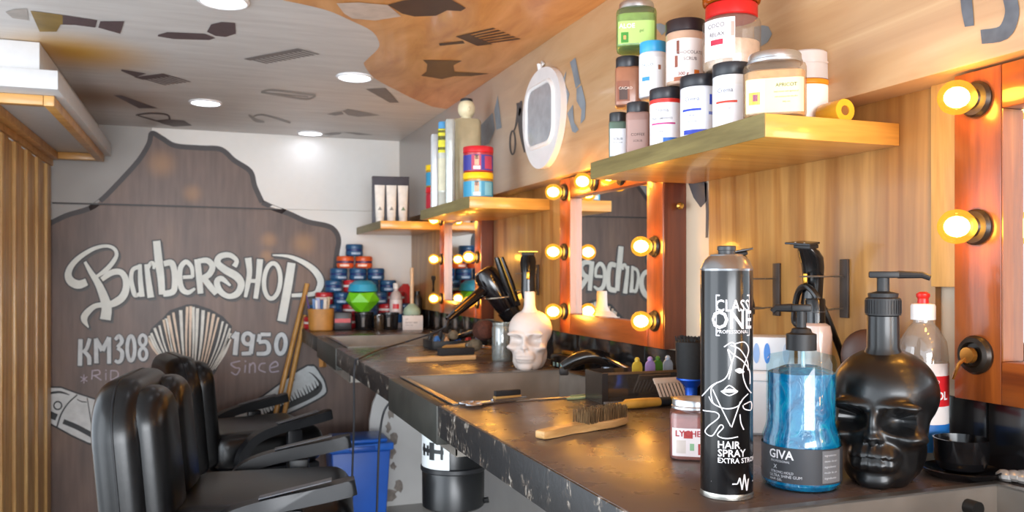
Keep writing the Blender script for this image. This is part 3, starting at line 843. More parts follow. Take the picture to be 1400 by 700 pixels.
def vanity(y0, lab, dark=()):
    """framed mirror 0.607 wide starting at y0, bulbs along both posts and the top"""
    wid = .607; y1 = y0 + wid
    zb, zt = -.176, .280
    t = thing('vanity_mirror', lab, 'mirror', (0, 0, CZ), 0, 'mirrors framed with glowing bulbs')
    MB().box(XM, XW - .0005, y0, y0 + .075, zb, zt, 0, .0015).build('frame_post', MFR, t)
    MB().box(XM, XW - .0005, y1 - .075, y1, zb, zt, 0, .0015).build('frame_post', MFR, t)
    MB().box(XM, XW - .0005, y0 + .0755, y1 - .0755, zb, -.118, 0, .0015).build('frame_rail', wood('#6e3214', '#a4551f', 'Y', 1.0, .3, .4), t)
    MB().box(XM, XW - .0005, y0 + .0755, y1 - .0755, .221, zt, 0, .0015).build('frame_rail', wood('#6e3214', '#a4551f', 'Y', 1.0, .3, .4), t)
    gl = MB().box(-.002, .002, -wid / 2 + .0775, wid / 2 - .0775, -.118, .221).build('glass', MMIR, t)
    gl.location = (XM + .019, (y0 + y1) / 2, 0); gl.rotation_euler = (0, 0, R(-.55))
    MB().box(XM + .026, XW - .0005, y0 + .0755, y1 - .0755, -.1175, .2205).build('back_board', MFD, t)
    for ya, yb2 in ((y1 - .0775, y1 - .0755), (y0 + .0755, y0 + .0775)):
        MB().box(XM + .001, XM + .0255, ya, yb2, -.1175, .2205).build('liner', MFL, t)
    MB().box(XM + .002, XW - .001, y0 - .004, y0 - .0003, zb, zt).build('side_board', MFD, t)
    n = 0
    for yy in (y1 - .038, y0 + .038):
        for zz in (.240, .064, -.112):
            if n in dark:
                so = MB().lathe([(0, -.0005), (.026, -.0005), (.027, .005), (.024, .010), (.018, .012), (.016, .006), (0, .006)], 24, M=TOX).build('empty_socket', mat('#2a2119', .35, .4), t)
                so.location = (XM, yy, zz); so['label'] = 'dark empty bulb socket with a bent brass contact'
                MB().tube([(-.012, 0, .002), (-.022, .010, -.012), (-.024, .018, -.034)], [.005, .006, .004], 8, flat=.5).tube([(-.012, 0, 0), (-.02, 0, 0)], .011, 12).build('brass_contact', mat('#c8843a', .25, .8), so)
            else: make_bulb(t, XM, yy, zz)
            n += 1
    for f in (.40, .66): make_bulb(t, XM, y1 - wid * f, .250)
    return t
vanity(.300, 'nearest bulb-lit wooden mirror at the right edge, one socket empty', dark=(2,))
vanity(1.715, 'middle bulb-lit wooden mirror reflecting the mural lettering')
vanity(3.090, 'far bulb-lit wooden mirror reflecting the stack of tins')
# ================================================================== barber chairs
LEA = mat('#09090b', .29, 0, 0, var=.25, scale=60, bs=.04, spec=.45)
LEA2 = mat('#121215', .4, 0, 0, var=.25, scale=60, bs=.05, spec=.3)
PLA = mat('#131418', .36, var=.15, scale=30, spec=.45)
CHR = mat('#b8babd', .18, 1.0, var=.05)
def rrect(w, h, r, n=6, top=None):
    """rounded rectangle centred on 0 in the first axis, from 0 to h in the second; top = radius of the upper corners"""
    rt = top if top is not None else r
    o = []
    for cx, cy, a0, q in ((w / 2 - r, r, -90, r), (w / 2 - rt, h - rt, 0, rt), (-w / 2 + rt, h - rt, 90, rt), (-w / 2 + r, r, 180, r)):
        for i in range(n + 1):
            a = R(a0 + 90 * i / n); o.append((cx + q * math.cos(a), cy + q * math.sin(a)))
    return o
def build_chair(loc, rz, label, tilt, dz):
    t = thing('barber_chair', label, 'chair', loc, rz, 'black barber chairs facing the mirrors')
    # local: faces +X, width along Y
    MBk = Matrix.Translation((-.168, 0, .47)) @ Matrix.Rotation(R(tilt), 4, 'Y')
    sh = MB().pad([(y, z) for y, z in rrect(.50, .47, .06, 8, .14)], -.128, -.012, .045, 'X', 0, 6, MBk, .006).build('backrest', LEA, t)
    outl = [(-.072, y, z) for y, z in rrect(.498, .470, .06, 8, .14)]
    MB().tube(outl + outl[:2], .0032, 6, M=MBk, cap=False).build('piping', LEA2, sh)
    # two tall front cushions with a groove between them
    for sgn in (-1, 1):
        MB().pad([(sgn * .114 + y, .02 + z) for y, z in rrect(.228, .425, .05, 8, .095)], -.06, .040, .046, 'X', 0, 6, MBk, .012).build('back_cushion', LEA, t)
    MB().box(-.17, .285, -.235, .235, .47, .625, 0, .06, 6).build('seat', LEA, t)
    MB().box(-.16, .26, -.22, .22, .44, .475, 0, .008).build('seat_pan', PLA, t)
    cl = [(.285, .680), (.20, .664), (.06, .640), (-.02, .614), (-.062, .575), (-.085, .53), (-.088, .47)]
    q = smooth_path(cl, 4)
    for sgn in (-1, 1):
        up_, dn_ = [], []
        for i, p in enumerate(q):
            a, b = q[max(i - 1, 0)], q[min(i + 1, len(q) - 1)]
            tt = (b - a) / np.linalg.norm(b - a); nn = np.array((tt[1], -tt[0]))
            h = .019 - .003 * min(1, i / len(q))
            up_.append(tuple(p - nn * h)); dn_.append(tuple(p + nn * h))
        poly = up_ + dn_[::-1]
        y0 = sgn * .282
        arm = MB().prism(poly, y0 - .026, y0 + .026, 'Y', 0, .010, 3).build('armrest', PLA, t)
        MB().prism([(x * .8 + .02, z * 1.0 + .0205) for x, z in [(.26, .678), (.05, .643), (.05, .640), (.26, .675)]], y0 - .016, y0 + .016, 'Y', 0, .001).build('arm_pad', mat('#4b4d53', .3), arm)
        MB().box(.10, .16, y0 - .014, y0 + .014, .47, .63, 0, .006).build('arm_bracket', PLA, t)
        MB().tube([(.12, sgn * .20, .458), (.12, sgn * .31, .458)], .012, 8).build('arm_bolt', CHR, t)
    MB().tube([(-.20, 0, .455), (-.26, 0, .56)], .020, 10).build('recline_post', CHR, t)
    MB().lathe([(.09, .40), (.09, .44), (.045, .43), (.045, .10), (.10, .07)], 24).build('column', CHR, t)
    MB().lathe([(0, 0), (.26, 0), (.27, .012), (.25, .03), (.10, .07), (0, .07)], 40).build('base', CHR, t)
    MB().box(.36, .38, -.10, .10, .16, .26, 0, .008).tube([(.22, -.08, .45), (.32, -.08, .25), (.365, -.08, .20)], .012, 8).tube([(.22, .08, .45), (.32, .08, .25), (.365, .08, .20)], .012, 8).build('footrest', CHR, t)
    for c in t.children:
        if c.name.split('.')[0] not in ('base', 'column'): c.location.z += dz
    return t
build_chair((.100, 2.36, 0), R(-8), 'front black leather barber chair, its padded backrest catching orange light', -5, -.012)
build_chair((.150, 3.74, 0), R(13), 'rear black leather barber chair turned towards the back wall', -5, -.08)
# ================================================================== jars, tubs and bottles
CHROMEL = '#c9ccd0'
def jar(label, x, y, z, r, h, lid, body, texts=(), lab=None, lz=(.12, .72), lid_h=.22, sq=0, fill=None, fillz=.7, bands=(), la=(-1.25, 1.25), ao=0, group='scrub jars on the nearest shelf', shoulder=.10, lid_r=None, metal=False, ribs=True, cat='jar', patches=()):
    t = thing('cosmetic_jar', label, cat, (x, y, z), face_cam(x, y, ao), group)
    hb = h * (1 - lid_h); lr = lid_r or r * (.93 if shoulder > .05 else 1.0)
    sh = r * shoulder * 2
    bprof = [(0, .0), (r * .90, .0), (r * .98, r * .06), (r, r * .14), (r, hb - sh), (r * .97, hb - sh * .55), (lr * .95, hb - sh * .12), (lr * .92, hb)]
    if fill:
        MB().lathe(bprof, 40, sq=sq).build('body', clear(body, .10, .04, .10), t)
        f = fillz * hb
        MB().lathe([(0, .002), (r * .88, .002), (r * .95, r * .15), (r * .95, f * .95), (r * .8, f), (0, f * 1.02)], 32, sq=sq).build('contents', mat(fill, .7, var=.15, scale=60), t)
    else:
        MB().lathe(bprof, 40, sq=sq).build('body', mat(body, .28, coat=.3), t)
    zt = h
    lm = mat(lid, .28, .9) if metal else mat(lid, .35)
    lp = [(lr * .98, hb - .001), (lr * 1.02, hb + .001), (lr * 1.02, zt - .003), (lr * .99, zt - .0008), (lr * .9, zt), (0, zt)]
    if metal: lp = [(lr * 1.0, hb - .001), (lr * 1.06, hb + .001), (lr * 1.06, hb + (zt - hb) * .28), (lr * 1.01, hb + (zt - hb) * .36), (lr * 1.01, zt - .003), (lr * .97, zt - .0005), (lr * .90, zt), (0, zt)]
    lido = MB().lathe(lp, 44 if not ribs else 60).build('lid', lm, t)
    if lab:
        k = 1.006
        lb = MB().band(r * k, hb * lz[0], hb * lz[1], la[0], la[1], 0, 26, sq).build('label_sheet', mat(lab, .45, var=.03), t)
        for (z0, z1, a0, a1, c) in patches:
            MB().band(r * 1.012, hb * z0, hb * z1, a0, a1, 0, 12, sq).build('label_patch', mat(c, .45), lb)
        for (s_, size, zz, a0, c, bold) in texts:
            MB().text(s_, size, r * 1.016, hb * zz, a0, 0, 'c', max(bold, .006), sq).build('lettering', mat(c, .5), lb, smooth=0, fix=False)
    for (z0, z1, c) in bands:
        MB().lathe([(r * 1.004, hb * z0), (r * 1.004, hb * z1)], 40, sq=sq, cap=False).build('colour_band', mat(c, .4), t)
    return t
def on(px, X):      # Y of the vertical line seen at photo column px on the plane X
    k = (px - 700) / FPX
    return X * (CS - SN * k) / (SN + CS * k)
S1 = ZSH
# --- nearest shelf, bottom row (left to right)
jar('small square scrub bottle with white label and black lid, lowest left on shelf', .825, on(845, .825), S1, .0195, .100, '#2a2c30', '#5c7468', (('SCRUB', .0065, .5, 0, '#4a4f55', 0), ('BODY CARE', .0035, .42, 0, '#777777', 0)), '#e6ebf2', (.08, .80), .20, 6, la=(-.75, .75), ribs=False)
jar('square jar of pinkish brown scrub with black lid beside white-labelled bottle', .828, on(872, .828), S1, .024, .106, '#2b2b30', '#a08078', (('COFFEE', .008, .42, 0, '#4d3630', 0), ('SCRUB', .006, .28, 0, '#5d4640', 0)), '#a88880', (.05, .80), .20, 6, la=(-.75, .75), ribs=False)
jar('white jar with red neck band and magenta line under black lid', .828, on(911, .828), S1, .0315, .110, '#26262c', '#e9e9ee', (('TRATAMIENTO', .0062, .54, -.3, '#55555f', 0), ('Crema', .010, .70, -.3, '#6a6a78', 0), ('capilar', .005, .28, -.35, '#6a6a78', 0)), '#f2f2f6', (.04, .90), .19, 0, bands=((.90, .985, '#d8322a'),), patches=((.44, .475, -1.0, .55, '#c0307e'), (.05, .16, -.2, 1.3, '#2b6bc4'), (.04, .9, 1.0, 1.22, '#c0307e')), shoulder=.03)
jar('white jar with royal blue stripes under black lid', .830, on(956, .830), S1, .0335, .110, '#22232a', '#e9ecf4', (('Crema', .010, .70, -.4, '#5a6080', 0), ('facial', .0055, .40, -.4, '#5a6080', 0), ('hidratante', .0045, .28, -.4, '#6a7084', 0)), '#f0f3fa', (.04, .95), .19, 0, patches=((.50, .545, -1.0, .10, '#2440b8'), (.04, .13, -.9, 1.2, '#2038b0'), (.62, .82, .55, .70, '#2a4fd0'), (.22, .32, .75, 1.15, '#2440b8'), (.42, .48, .5, .9, '#7d90d8')), shoulder=.03)
jar('white jar with thin red stripe half hidden behind yellow-labelled jar', .832, on(1000, .832), S1, .0310, .110, '#2a2d33', '#e4e6ea', (('Crema', .010, .66, -.35, '#6a7084', 0), ('corporal', .0055, .34, -.35, '#9a9ca8', 0)), '#eceff6', (.04, .80), .19, 0, patches=((.46, .50, -.9, .3, '#d8432e'),), shoulder=.03)
jar('big square clear jar with pale yellow flower label and silver lid', .842, on(1059, .842), S1, .0475, .103, CHROMEL, '#e8dccb', (('APRICOT', .0075, .50, .35, '#4a4a28', 0), ('body butter with apricot oil', .0032, .40, .35, '#6a6a48', 0), ('rich moisture for dry skin', .0032, .31, .35, '#6a6a48', 0), ('daily use', .0032, .22, .35, '#6a6a48', 0)), '#e4dea6', (.05, .66), .17, 5, fill='#e6c79c', fillz=.85, la=(-.8, .8), metal=True, patches=((.06, .65, -.8, -.28, '#dfe6b0'), (.20, .42, -.70, -.42, '#e0b040'), (.26, .38, -.60, -.48, '#8a4a6a')), lid_r=.040, ribs=False)
jar('white tub with orange band below a frosted cup', .962, on(1103, .962), S1, .036, .084, '#e98a1c', '#f0e7dd', (), '#f3ece6', (.05, .95), .10, 0, patches=((.15, .70, -.35, -.30, '#d8ccc8'),), shoulder=.02, lid_r=.0365)
cup = thing('frosted_cup', 'frosted translucent plastic cup upside down on the orange-banded tub', 'cup', (.962, on(1103, .962), S1 + .0845))
MB().lathe([(.036, 0), (.0355, .02), (.034, .046), (.030, .049), (0, .049)], 32).build('wall', clear('#e6dfdc', .62, .2, .06), cup)
MB().lathe([(.0368, .026), (.0368, .029), (.0355, .029)], 32, cap=False).build('rim_line', clear('#d8d0cc', .7, .2, .06), cup)
# --- nearest shelf, stacked on the row below
Z2 = S1 + .111
jar('brown scrub jar with black lid under the green jar', .836, on(859, .836), Z2 - .003, .0275, .104, '#25252a', '#a06a50', (('CACAO', .008, .40, -.2, '#e8d0c0', 0),), '#8a5038', (.10, .62), .22, 6, la=(-.75, .1), patches=((.14, .46, -.6, -.05, '#4a3028'),), ribs=False)
jar('white jar with light blue lid', .848, on(893, .848), Z2, .0285, .112, '#3aa6e0', '#e6e9ee', (('TALCO', .008, .66, -.45, '#7a8a98', 0), ('suave', .006, .5, -.45, '#9aa8b4', 0)), '#f1f4f8', (.10, .86), .19, 0, patches=((.34, .43, -.85, -.25, '#3a96d4'), (.58, .68, .35, .55, '#a86a50')), shoulder=.08)
jar('chocolate scrub jar with glossy black lid and brown splash label', .850, on(937, .850), Z2, .0365, .121, '#2b2226', '#c9a890', (('CHOCOLATE', .0085, .54, .25, '#8a7a78', .01), ('SCRUB', .0085, .42, .25, '#8a7a78', .01), ('300 g', .009, .14, -.1, '#8a3020', .02)), '#ede4e0', (.06, .84), .19, 0, patches=((.55, .80, -.45, -.30, '#7a4030'), (.30, .52, -.55, -.38, '#8a4a38'), (.10, .24, .45, .75, '#d8742a'), (.04, .12, -.6, .8, '#a86040')), shoulder=.05)
jar('large clear jar of cream powder with red lid', .868, on(1000, .868), Z2, .0500, .117, '#c01c1c', '#e9e2da', (('COCO', .011, .74, -.55, '#5a5058', 0), ('RELAX', .010, .58, -.50, '#5a5058', 0), ('30 oz', .006, .28, -.55, '#aaa0a8', 0)), '#f1edf0', (.16, .90), .20, 0, fill='#e8d2bd', fillz=.55, la=(-1.1, .12), patches=((.42, .52, -.75, -.28, '#b82440'), (.55, .82, -.02, .10, '#d89a90')), shoulder=.10, lid_r=.044)
jar('amber gold jar topmost on the shelf, cut by the picture edge', .868, on(1000, .868), Z2 + .1175, .0500, .10, '#b88420', '#e0a23a', (), '#e8c888', (.35, .9), .2, 0, fill='#dd9a2a', fillz=.9, la=(-.9, .9), shoulder=.08)
jar('green square scrub jar with silver lid, topmost at left of shelf', .846, on(870, .846), Z2 + .113, .0415, .098, CHROMEL, '#cfe0b4', (('ALOE', .013, .44, -.45, '#f4f8ea', .02), ('gel', .008, .34, .25, '#5a7a3a', 0)), '#b4d878', (.06, .62), .16, 5, fill='#bccf9a', fillz=.86, la=(-.8, .8), metal=True, patches=((.08, .34, -.66, -.36, '#3f8a30'), (.16, .26, -.56, -.46, '#e8a060')), lid_r=.036, ribs=False)
# yellow roll between shelf and upper wall
rl = thing('amber_roll', 'amber tape roll lying at the near end of the top shelf', 'tape roll', (.958, 1.100, S1 + .0190))
MB().lathe([(.0183, -.024), (.0188, -.022), (.0188, .022), (.0183, .024), (.008, .024), (.008, -.024), (.0183, -.024)], 24, M=Matrix.Rotation(R(90), 4, 'X') @ Matrix.Rotation(0, 4, 'Z'), cap=False).build('roll', mat('#e8b030', .3), rl)
MB().lathe([(0, -.022), (.0078, -.022), (.0078, .022), (0, .022)], 16, M=Matrix.Rotation(R(90), 4, 'X')).build('core', mat('#8a5a28', .5), rl)

# --- middle shelf
def gel_tub(label, x, y, z, lid, body, lab1, lab2, face):
    t = jar(label, x, y, z, .0485, .0835, lid, body, (), lab1, (.08, .86), .24, 0, la=(-1.4, 1.4), patches=((.10, .84, -.45, .20, lab2), (.32, .80, -.24, .06, face), (.62, .84, -.22, .04, '#2a2020'), (.12, .30, -.32, .14, '#e8e4e0'), (.15, .8, .45, 1.1, lab2)), shoulder=.02, lid_r=.0485, group='hair gel tubs on the middle shelf', cat='tub')
    t.name = 'gel_tub'; return t
gel_tub('hair gel tub with yellow lid, lower of the front pair on middle shelf', .832, 2.598, ZSH, '#f2c81a', '#a87a2a', '#3a92b8', '#7ab8cc', '#e0a884')
gel_tub('hair gel tub with red lid, upper of the front pair on middle shelf', .832, 2.598, ZSH + .084, '#c8202a', '#a83038', '#3a3a90', '#b03a58', '#e0b090')
gel_tub('hair gel tub with red label, lower of the pair behind the tall bottles', .832, 3.088, ZSH, '#c8202a', '#a83038', '#b02838', '#302a70', '#d8a888')
gel_tub('hair gel tub with yellow lid, upper of the pair behind the tall bottles', .832, 3.088, ZSH + .084, '#f2c81a', '#b08a30', '#3a92b8', '#e09a50', '#e0a884')
SIL = mat('#b9bec0', .25, .55, var=.06)
def tall_tube(label, x, y, h, r, body, cap_c=None, extra=()):
    t = thing('tall_bottle', label, 'bottle', (x, y, ZSH), face_cam(x, y), 'tall bottles on the middle shelf')
    hb = h - (.025 if cap_c else 0)
    MB().lathe([(0, 0), (r * .95, 0), (r, .004), (r, hb - .012), (r * .85, hb - .002), (r * .5, hb), (0, hb)], 24, sq=3.2).build('body', body, t)
    if cap_c: MB().lathe([(0, hb), (r * .96, hb), (r * .96, h - .003), (r * .85, h), (0, h)], 24).build('cap', mat(cap_c, .4), t)
    for (z0, z1, c) in extra:
        MB().band(r * 1.01, z0, z1, -1.3, 1.3, 0, 16, 3.2).build('label_sheet', mat(c, .4), t)
    return t
tall_tube('slim silver white bottle, leftmost of the tall bottles', .803, 3.022, .275, .0185, mat('#d3d6d8', .25, .3))
tall_tube('slim bottle with blue cap and yellow black label', .803, 2.918, .302, .0185, mat('#c9ccc0', .3, .1), '#5aa6dc', ((.19, .275, '#e8e02a'), (.235, .25, '#2a3a50'), (.20, .21, '#20304a'), (.262, .27, '#20304a'), (.055, .17, '#d8d4b8'), (.0, .05, '#b8b8ac')))
tall_tube('slim pale silver bottle standing against the beige bottle', .800, 2.815, .295, .0175, mat('#c2c8c4', .25, .35))
t = thing('pump_bottle', 'tall beige bottle topped by a cream head-shaped cap', 'bottle', (.880, 2.885, ZSH), face_cam(.880, 2.885, R(8)))
MB().lathe([(0, 0), (.046, 0), (.049, .005), (.049, .296), (.044, .307), (.018, .309), (0, .309)], 32, sq=4.5).build('body', mat('#b3a888', .35, .1, var=.12, scale=20), t)
hd = MB().ell((0, 0, .348), (.031, .033, .036), 24, 14).ell((.004, -.031, .343), (.006, .010, .010), 10, 6).lathe([(.020, .307), (.019, .325)], 20).build('head_cap', mat('#e6dcb8', .45), t)
MB().lathe([(.0225, .371), (.0225, .381), (.019, .384), (0, .384)], 20).build('hat', mat('#23262b', .4), hd)
# --- far shelf: carton and three tubes
bx = thing('product_carton', 'dark grey carton standing behind white tubes on the far shelf', 'box', (.845, 4.03, ZSH), face_cam(.845, 4.03, R(4)))
MB().box(-.088, .088, -.03, .03, 0, .222, 0, .0015).build('carton', mat('#4d4a52', .5), bx)
MB().box(-.089, .089, -.031, .031, .222, .226, 0, .001).build('flap', mat('#3b3940', .5), bx)
for i, (dx, lab) in enumerate(((-.055, 'white cream tube on the far shelf, leftmost of three'), (0, 'white cream tube on the far shelf, middle of three'), (.055, 'white cream tube on the far shelf, rightmost of three'))):
    a = face_cam(.845, 4.03, R(4))
    p = Matrix.Rotation(a, 4, 'Z') @ Vector((dx, -.062, 0))
    t = thing('cream_tube', lab, 'tube', (.845 + p.x, 4.03 + p.y, ZSH), a, 'white tubes on the far shelf')
    MB().lathe([(0, 0), (.019, 0), (.0195, .002), (.0195, .026), (.018, .028)], 24).build('cap', mat('#e8e6df', .4), t)
    vs, fs = [], []
    N = 24
    for j in range(9):
        q = j / 8; w_ = .0205 + .004 * q; d_ = .0185 * (1 - q) + .0012
        for k in range(N):
            an = 2 * PI * k / N; vs.append((w_ * math.cos(an), d_ * math.sin(an), .028 + q * .152))
    for j in range(8):
        for k in range(N): fs.append((j * N + k, j * N + (k + 1) % N, (j + 1) * N + (k + 1) % N, (j + 1) * N + k))
    fs.append(tuple(range(8 * N, 9 * N)))
    MB().add(vs, fs).build('tube_body', mat('#ece9e2', .35), t)
    g = MB().prism([(-.010, .06), (.010, .06), (.0, .078)], -.0180, -.0150, 'Y')
    g.build('print_mark', mat('#6a8a70' if i == 2 else '#8a8a86', .5), t)
# --- oval white wall mirror on the upper wall
Yc, Zc_ = 2.375, CZ + .470
t = thing('oval_mirror', 'white egg-shaped plastic mirror hanging on the upper wall', 'mirror', (XS, Yc, Zc_))
eg = []
for i in range(48):
    a = 2 * PI * i / 48; z = math.sin(a); y = math.cos(a)
    w_ = .155 * (1 + .10 * z)
    eg.append((y * w_ * abs(math.cos(a)) ** -.08 if abs(math.cos(a)) > .02 else y * w_, .150 * z + (.004 if z > 0 else 0)))
win = [(y + .005, z - .095 + .015) for y, z in rrect(.215, .185, .05, 6)]
mb = MB()
mb.prism(eg, -.020, -.001, 'X', 0, .009, 4)
mb.build('frame', mat('#e4e2e2', .3, var=.03), t)
mb = MB(); mb.tube([(-.021, y, z) for y, z in win + win[:2]], .007, 8, cap=False); mb.build('window_rim', mat('#ecebea', .3, var=.03), t)
MB().prism(win, -.0225, -.0205, 'X').build('glass', mat('#b9bcc2', .15, .3), t)
MB().tube([(-.012, .02, .150), (-.016, .02, .172), (-.010, .02, .176), (-.004, .02, .170)], .008, 8).build('hook', mat('#dedede', .3), t)

# ================================================================== pyramid of wax tins at the far end
tin_cache = {}
def tin(colour, x, y, z, label):
    cols = {'blue': ('#27557e', '#1c2f6a'), 'red': ('#b8262e', '#d8c8c4'), 'orange': ('#d85a28', '#2a2f5c')}[colour]
    t = thing('wax_tin', label, 'tin', (x, y, z), face_cam(x, y, (zlib_hash(label) % 9 - 4) * .10), 'hair wax tins in the pyramid')
    if colour not in tin_cache:
        r = .0445
        lid = MB().lathe([(r * .97, .036), (r * 1.0, .039), (r * 1.0, .053), (r * .93, .0595), (r * .85, .061), (0, .061)], 28).build('lid', mat(cols[0], .3, coat=.2), t)
        body = MB().lathe([(0, 0), (r * .85, 0), (r * .94, .003), (r * 1.0, .010), (r * 1.0, .021), (r * .97, .026)], 28).build('body', mat(cols[0], .3, coat=.2), t)
        wa = MB().lathe([(r * .965, .0255), (r * .965, .0365)], 28, cap=False).build('waist_band', mat(cols[1], .4), t)
        if colour == 'red': pr = MB().band(r * 1.006, .026, .037, -1.2, 1.2)
        else: pr = MB().band(r * 1.006, .008, .019, -.35, .75)
        pr = pr.build('print_mark', mat({'blue': '#9fb4cc', 'red': '#e6dcd8', 'orange': '#f0cdbb'}[colour], .45), t)
        tin_cache[colour] = [lid, body, wa, pr]
    else:
        for o in tin_cache[colour]:
            c = o.copy(); COL.objects.link(c); c.parent = t
    return t
def zlib_hash(s): return sum((i + 3) * ord(ch) for i, ch in enumerate(s))
YP = 4.355
ROWS = [  # from the top: (photo columns, colours)
    ('top', [484.5], 'b'), ('second', [472, 497.5], 'oo'), ('third', [463, 489.5, 514], 'bbb'), ('fourth', [456, 481, 506, 530.5], 'brbb'),
    ('fifth', [443, 468, 493, 518, 542], 'rbrbr'), ('sixth', [432, 456, 480, 505, 529, 553], 'bbrbrb'), ('bottom', [427, 451, 476, 500, 525, 549], 'rbrbbr')]
CN = {'b': 'blue', 'r': 'red', 'o': 'orange'}
ORD = ['leftmost', 'second from left', 'third from left', 'fourth from left', 'fifth from left', 'rightmost']
for ri, (rn, cols_, cc) in enumerate(ROWS):
    n = len(cols_)
    z = ZT + .0005 + (6 - ri) * .0615
    for i, (px, c) in enumerate(zip(cols_, cc)):
        k = (px - 700) / FPX
        x = YP * (SN + CS * k) / (CS - SN * k)
        if n == 1: lb = 'single blue hair wax tin crowning the pyramid'
        else:
            pos = 'leftmost' if i == 0 else ('rightmost' if i == n - 1 else ORD[i])
            lb = f'{CN[c]} hair wax tin, {pos} in the {rn} row of the pyramid'
        tin(CN[c], x, YP, z, lb)

# ================================================================== things in front of the pyramid
def cnt(px, py): 
    p = W(px, py, Z=ZT); return p
p = (.535, 4.20)
t = thing('pen_cup', 'tan leather cup holding pens and combs at the far end', 'pen cup', (p[0], p[1], ZT), face_cam(*p))
MB().lathe([(0, 0), (.052, 0), (.058, .006), (.064, .108), (.061, .108), (.055, .006), (0, .006)], 28, sq=3).build('cup', mat('#b07a36', .5, var=.15, scale=25), t)
for i, (dx, dy, L_, c, rr) in enumerate(((-.045, 0, .175, '#5a3a7a', .003), (-.03, .02, .155, '#7a9ac8', .009), (-.012, -.01, .16, '#a8b4d8', .010), (.004, .015, .15, '#5f86b8', .009), (.02, -.01, .155, '#d8d0c4', .010), (.034, .01, .165, '#c8b8a0', .008), (-.02, -.02, .15, '#e0e4ea', .006))):
    MB().tube([(dx * .8, dy, .01), (dx * 1.1 - (.02 if i == 0 else 0), dy * 1.2, L_)], rr, 8).build('pen', mat(c, .4), t)
p = (.640, 4.215)
t = thing('clipper_case', 'black case with a red stripe beside the leather cup', 'case', (p[0], p[1], ZT), face_cam(*p))
MB().box(-.040, .048, -.04, .04, 0, .090, 0, .006).build('case', mat('#1d1b20', .4), t)
MB().box(-.035, .042, -.0415, -.0405, .038, .058).build('stripe', mat('#c0444a', .45), t)
def black_cup(label, x, y, r, h):
    t = thing('black_cup', label, 'cup', (x, y, ZT), face_cam(x, y), 'black plastic cups at the far end')
    MB().lathe([(0, 0), (r * .86, 0), (r * .9, .004), (r, h), (r * .95, h), (r * .84, .006), (0, .006)], 28).build('wall', mat('#1a191b', .22), t)
    MB().lathe([(r * .99, h - .008), (r * 1.06, h - .006), (r * 1.06, h + .002), (r * .96, h + .002)], 28, cap=False).build('lip', mat('#232224', .25), t)
    MB().band(r * .97, h * .2, h * .75, -.25, .05).build('print_mark', mat('#4a4038', .4), t)
    return t
black_cup('glossy black cup carrying the green bowl', .745, 4.19, .046, .085)
black_cup('glossy black cup right of the green bowl', .868, 4.165, .046, .083)
def faceted(r, h, n=6, twist=.5):
    vs, fs = [(0, 0, 0)], []
    for j, (rr, zz) in enumerate(((.45, .0), (1.0, .5), (.82, .92))):
        for i in range(n):
            a = 2 * PI * (i + twist * j) / n; vs.append((r * rr * math.cos(a), r * rr * math.sin(a), h * zz))
    for i in range(n): fs.append((0, 1 + (i + 1) % n, 1 + i))
    for j in range(2):
        a, b = 1 + j * n, 1 + (j + 1) * n
        for i in range(n):
            i2 = (i + 1) % n; fs += [(a + i, a + i2, b + i), (a + i2, b + i2, b + i)]
    o = len(vs)
    fs.append(tuple(range(1 + 2 * n, 1 + 3 * n)))
    return vs, fs
t = tag(MB().add(*faceted(.085, .105)).build('mixing_bowl', mat('#6ec81e', .35, var=.05), smooth=0), 'lime green faceted mixing bowl tilted on a black cup', 'bowl')
t.location = (.738, 4.18, ZT + .094); t.rotation_euler = (R(4), R(-3), R(10))
t = tag(MB().lathe([(0, 0), (.04, .002), (.066, .022), (.075, .055), (.072, .055), (.062, .024), (.038, .006), (0, .004)], 32).build('mixing_bowl', mat('#2f9cc0', .35, var=.05)), 'turquoise bowl nested upside down on the green bowl', 'bowl')
t.location = (.738, 4.185, ZT + .247); t.rotation_euler = (PI, 0, 0)
p = (.808, 4.13)
t = thing('glass_tumbler', 'small dark glass tumbler between the two black cups', 'tumbler', (p[0], p[1], ZT))
MB().lathe([(0, 0), (.022, 0), (.024, .003), (.026, .075), (.024, .075), (.021, .008), (0, .008)], 24).build('wall', clear('#6a5a4a', .35, .04, .2), t)
MB().lathe([(0, .009), (.0205, .009), (.022, .045), (0, .046)], 20).build('drink', mat('#2b1d14', .2), t)
p = (.974, 4.115)
t = thing('small_carton', 'small white carton with printed lines at the far end', 'box', (p[0], p[1], ZT), face_cam(*p, R(3)))
MB().box(-.050, .050, -.03, .03, 0, .072, 0, .001).build('carton', mat('#ded8d6', .5, var=.04), t)
MB().text('KIT', .010, 0, .050, -.036, 0, 'l', M=Matrix.Translation((0, -.0306, 0))).text('barber wax', .013, 0, .034, -.036, 0, 'l', M=Matrix.Translation((0, -.0306, 0))).text('classic hold', .008, 0, .022, -.036, 0, 'l', M=Matrix.Translation((0, -.0306, 0))).build('lettering', mat('#6a6468', .5), t, smooth=0, fix=False)
p = (.922, 4.262)
t = thing('spray_bottle', 'clear bottle with red white label and white cap behind the cups', 'bottle', (p[0], p[1], ZT), face_cam(*p))
MB().lathe([(0, 0), (.030, 0), (.032, .004), (.032, .150), (.026, .178), (.012, .192), (.012, .205), (0, .205)], 28).build('body', mat('#c3b4b0', .3, coat=.2), t)
MB().band(.0325, .075, .145, -1.4, 1.4).build('label_sheet', mat('#e2d4d2', .4), t)
MB().band(.0330, .10, .125, -.5, .5).build('label_mark', mat('#cc2a34', .4), t)
MB().band(.0325, .03, .073, -1.4, 1.4).build('blue_label', mat('#2f6cae', .4), t)
MB().lathe([(0, .203), (.015, .203), (.015, .228), (.012, .231), (0, .231)], 20).build('cap', mat('#e6e2de', .4), t)
p = (.965, 4.18)
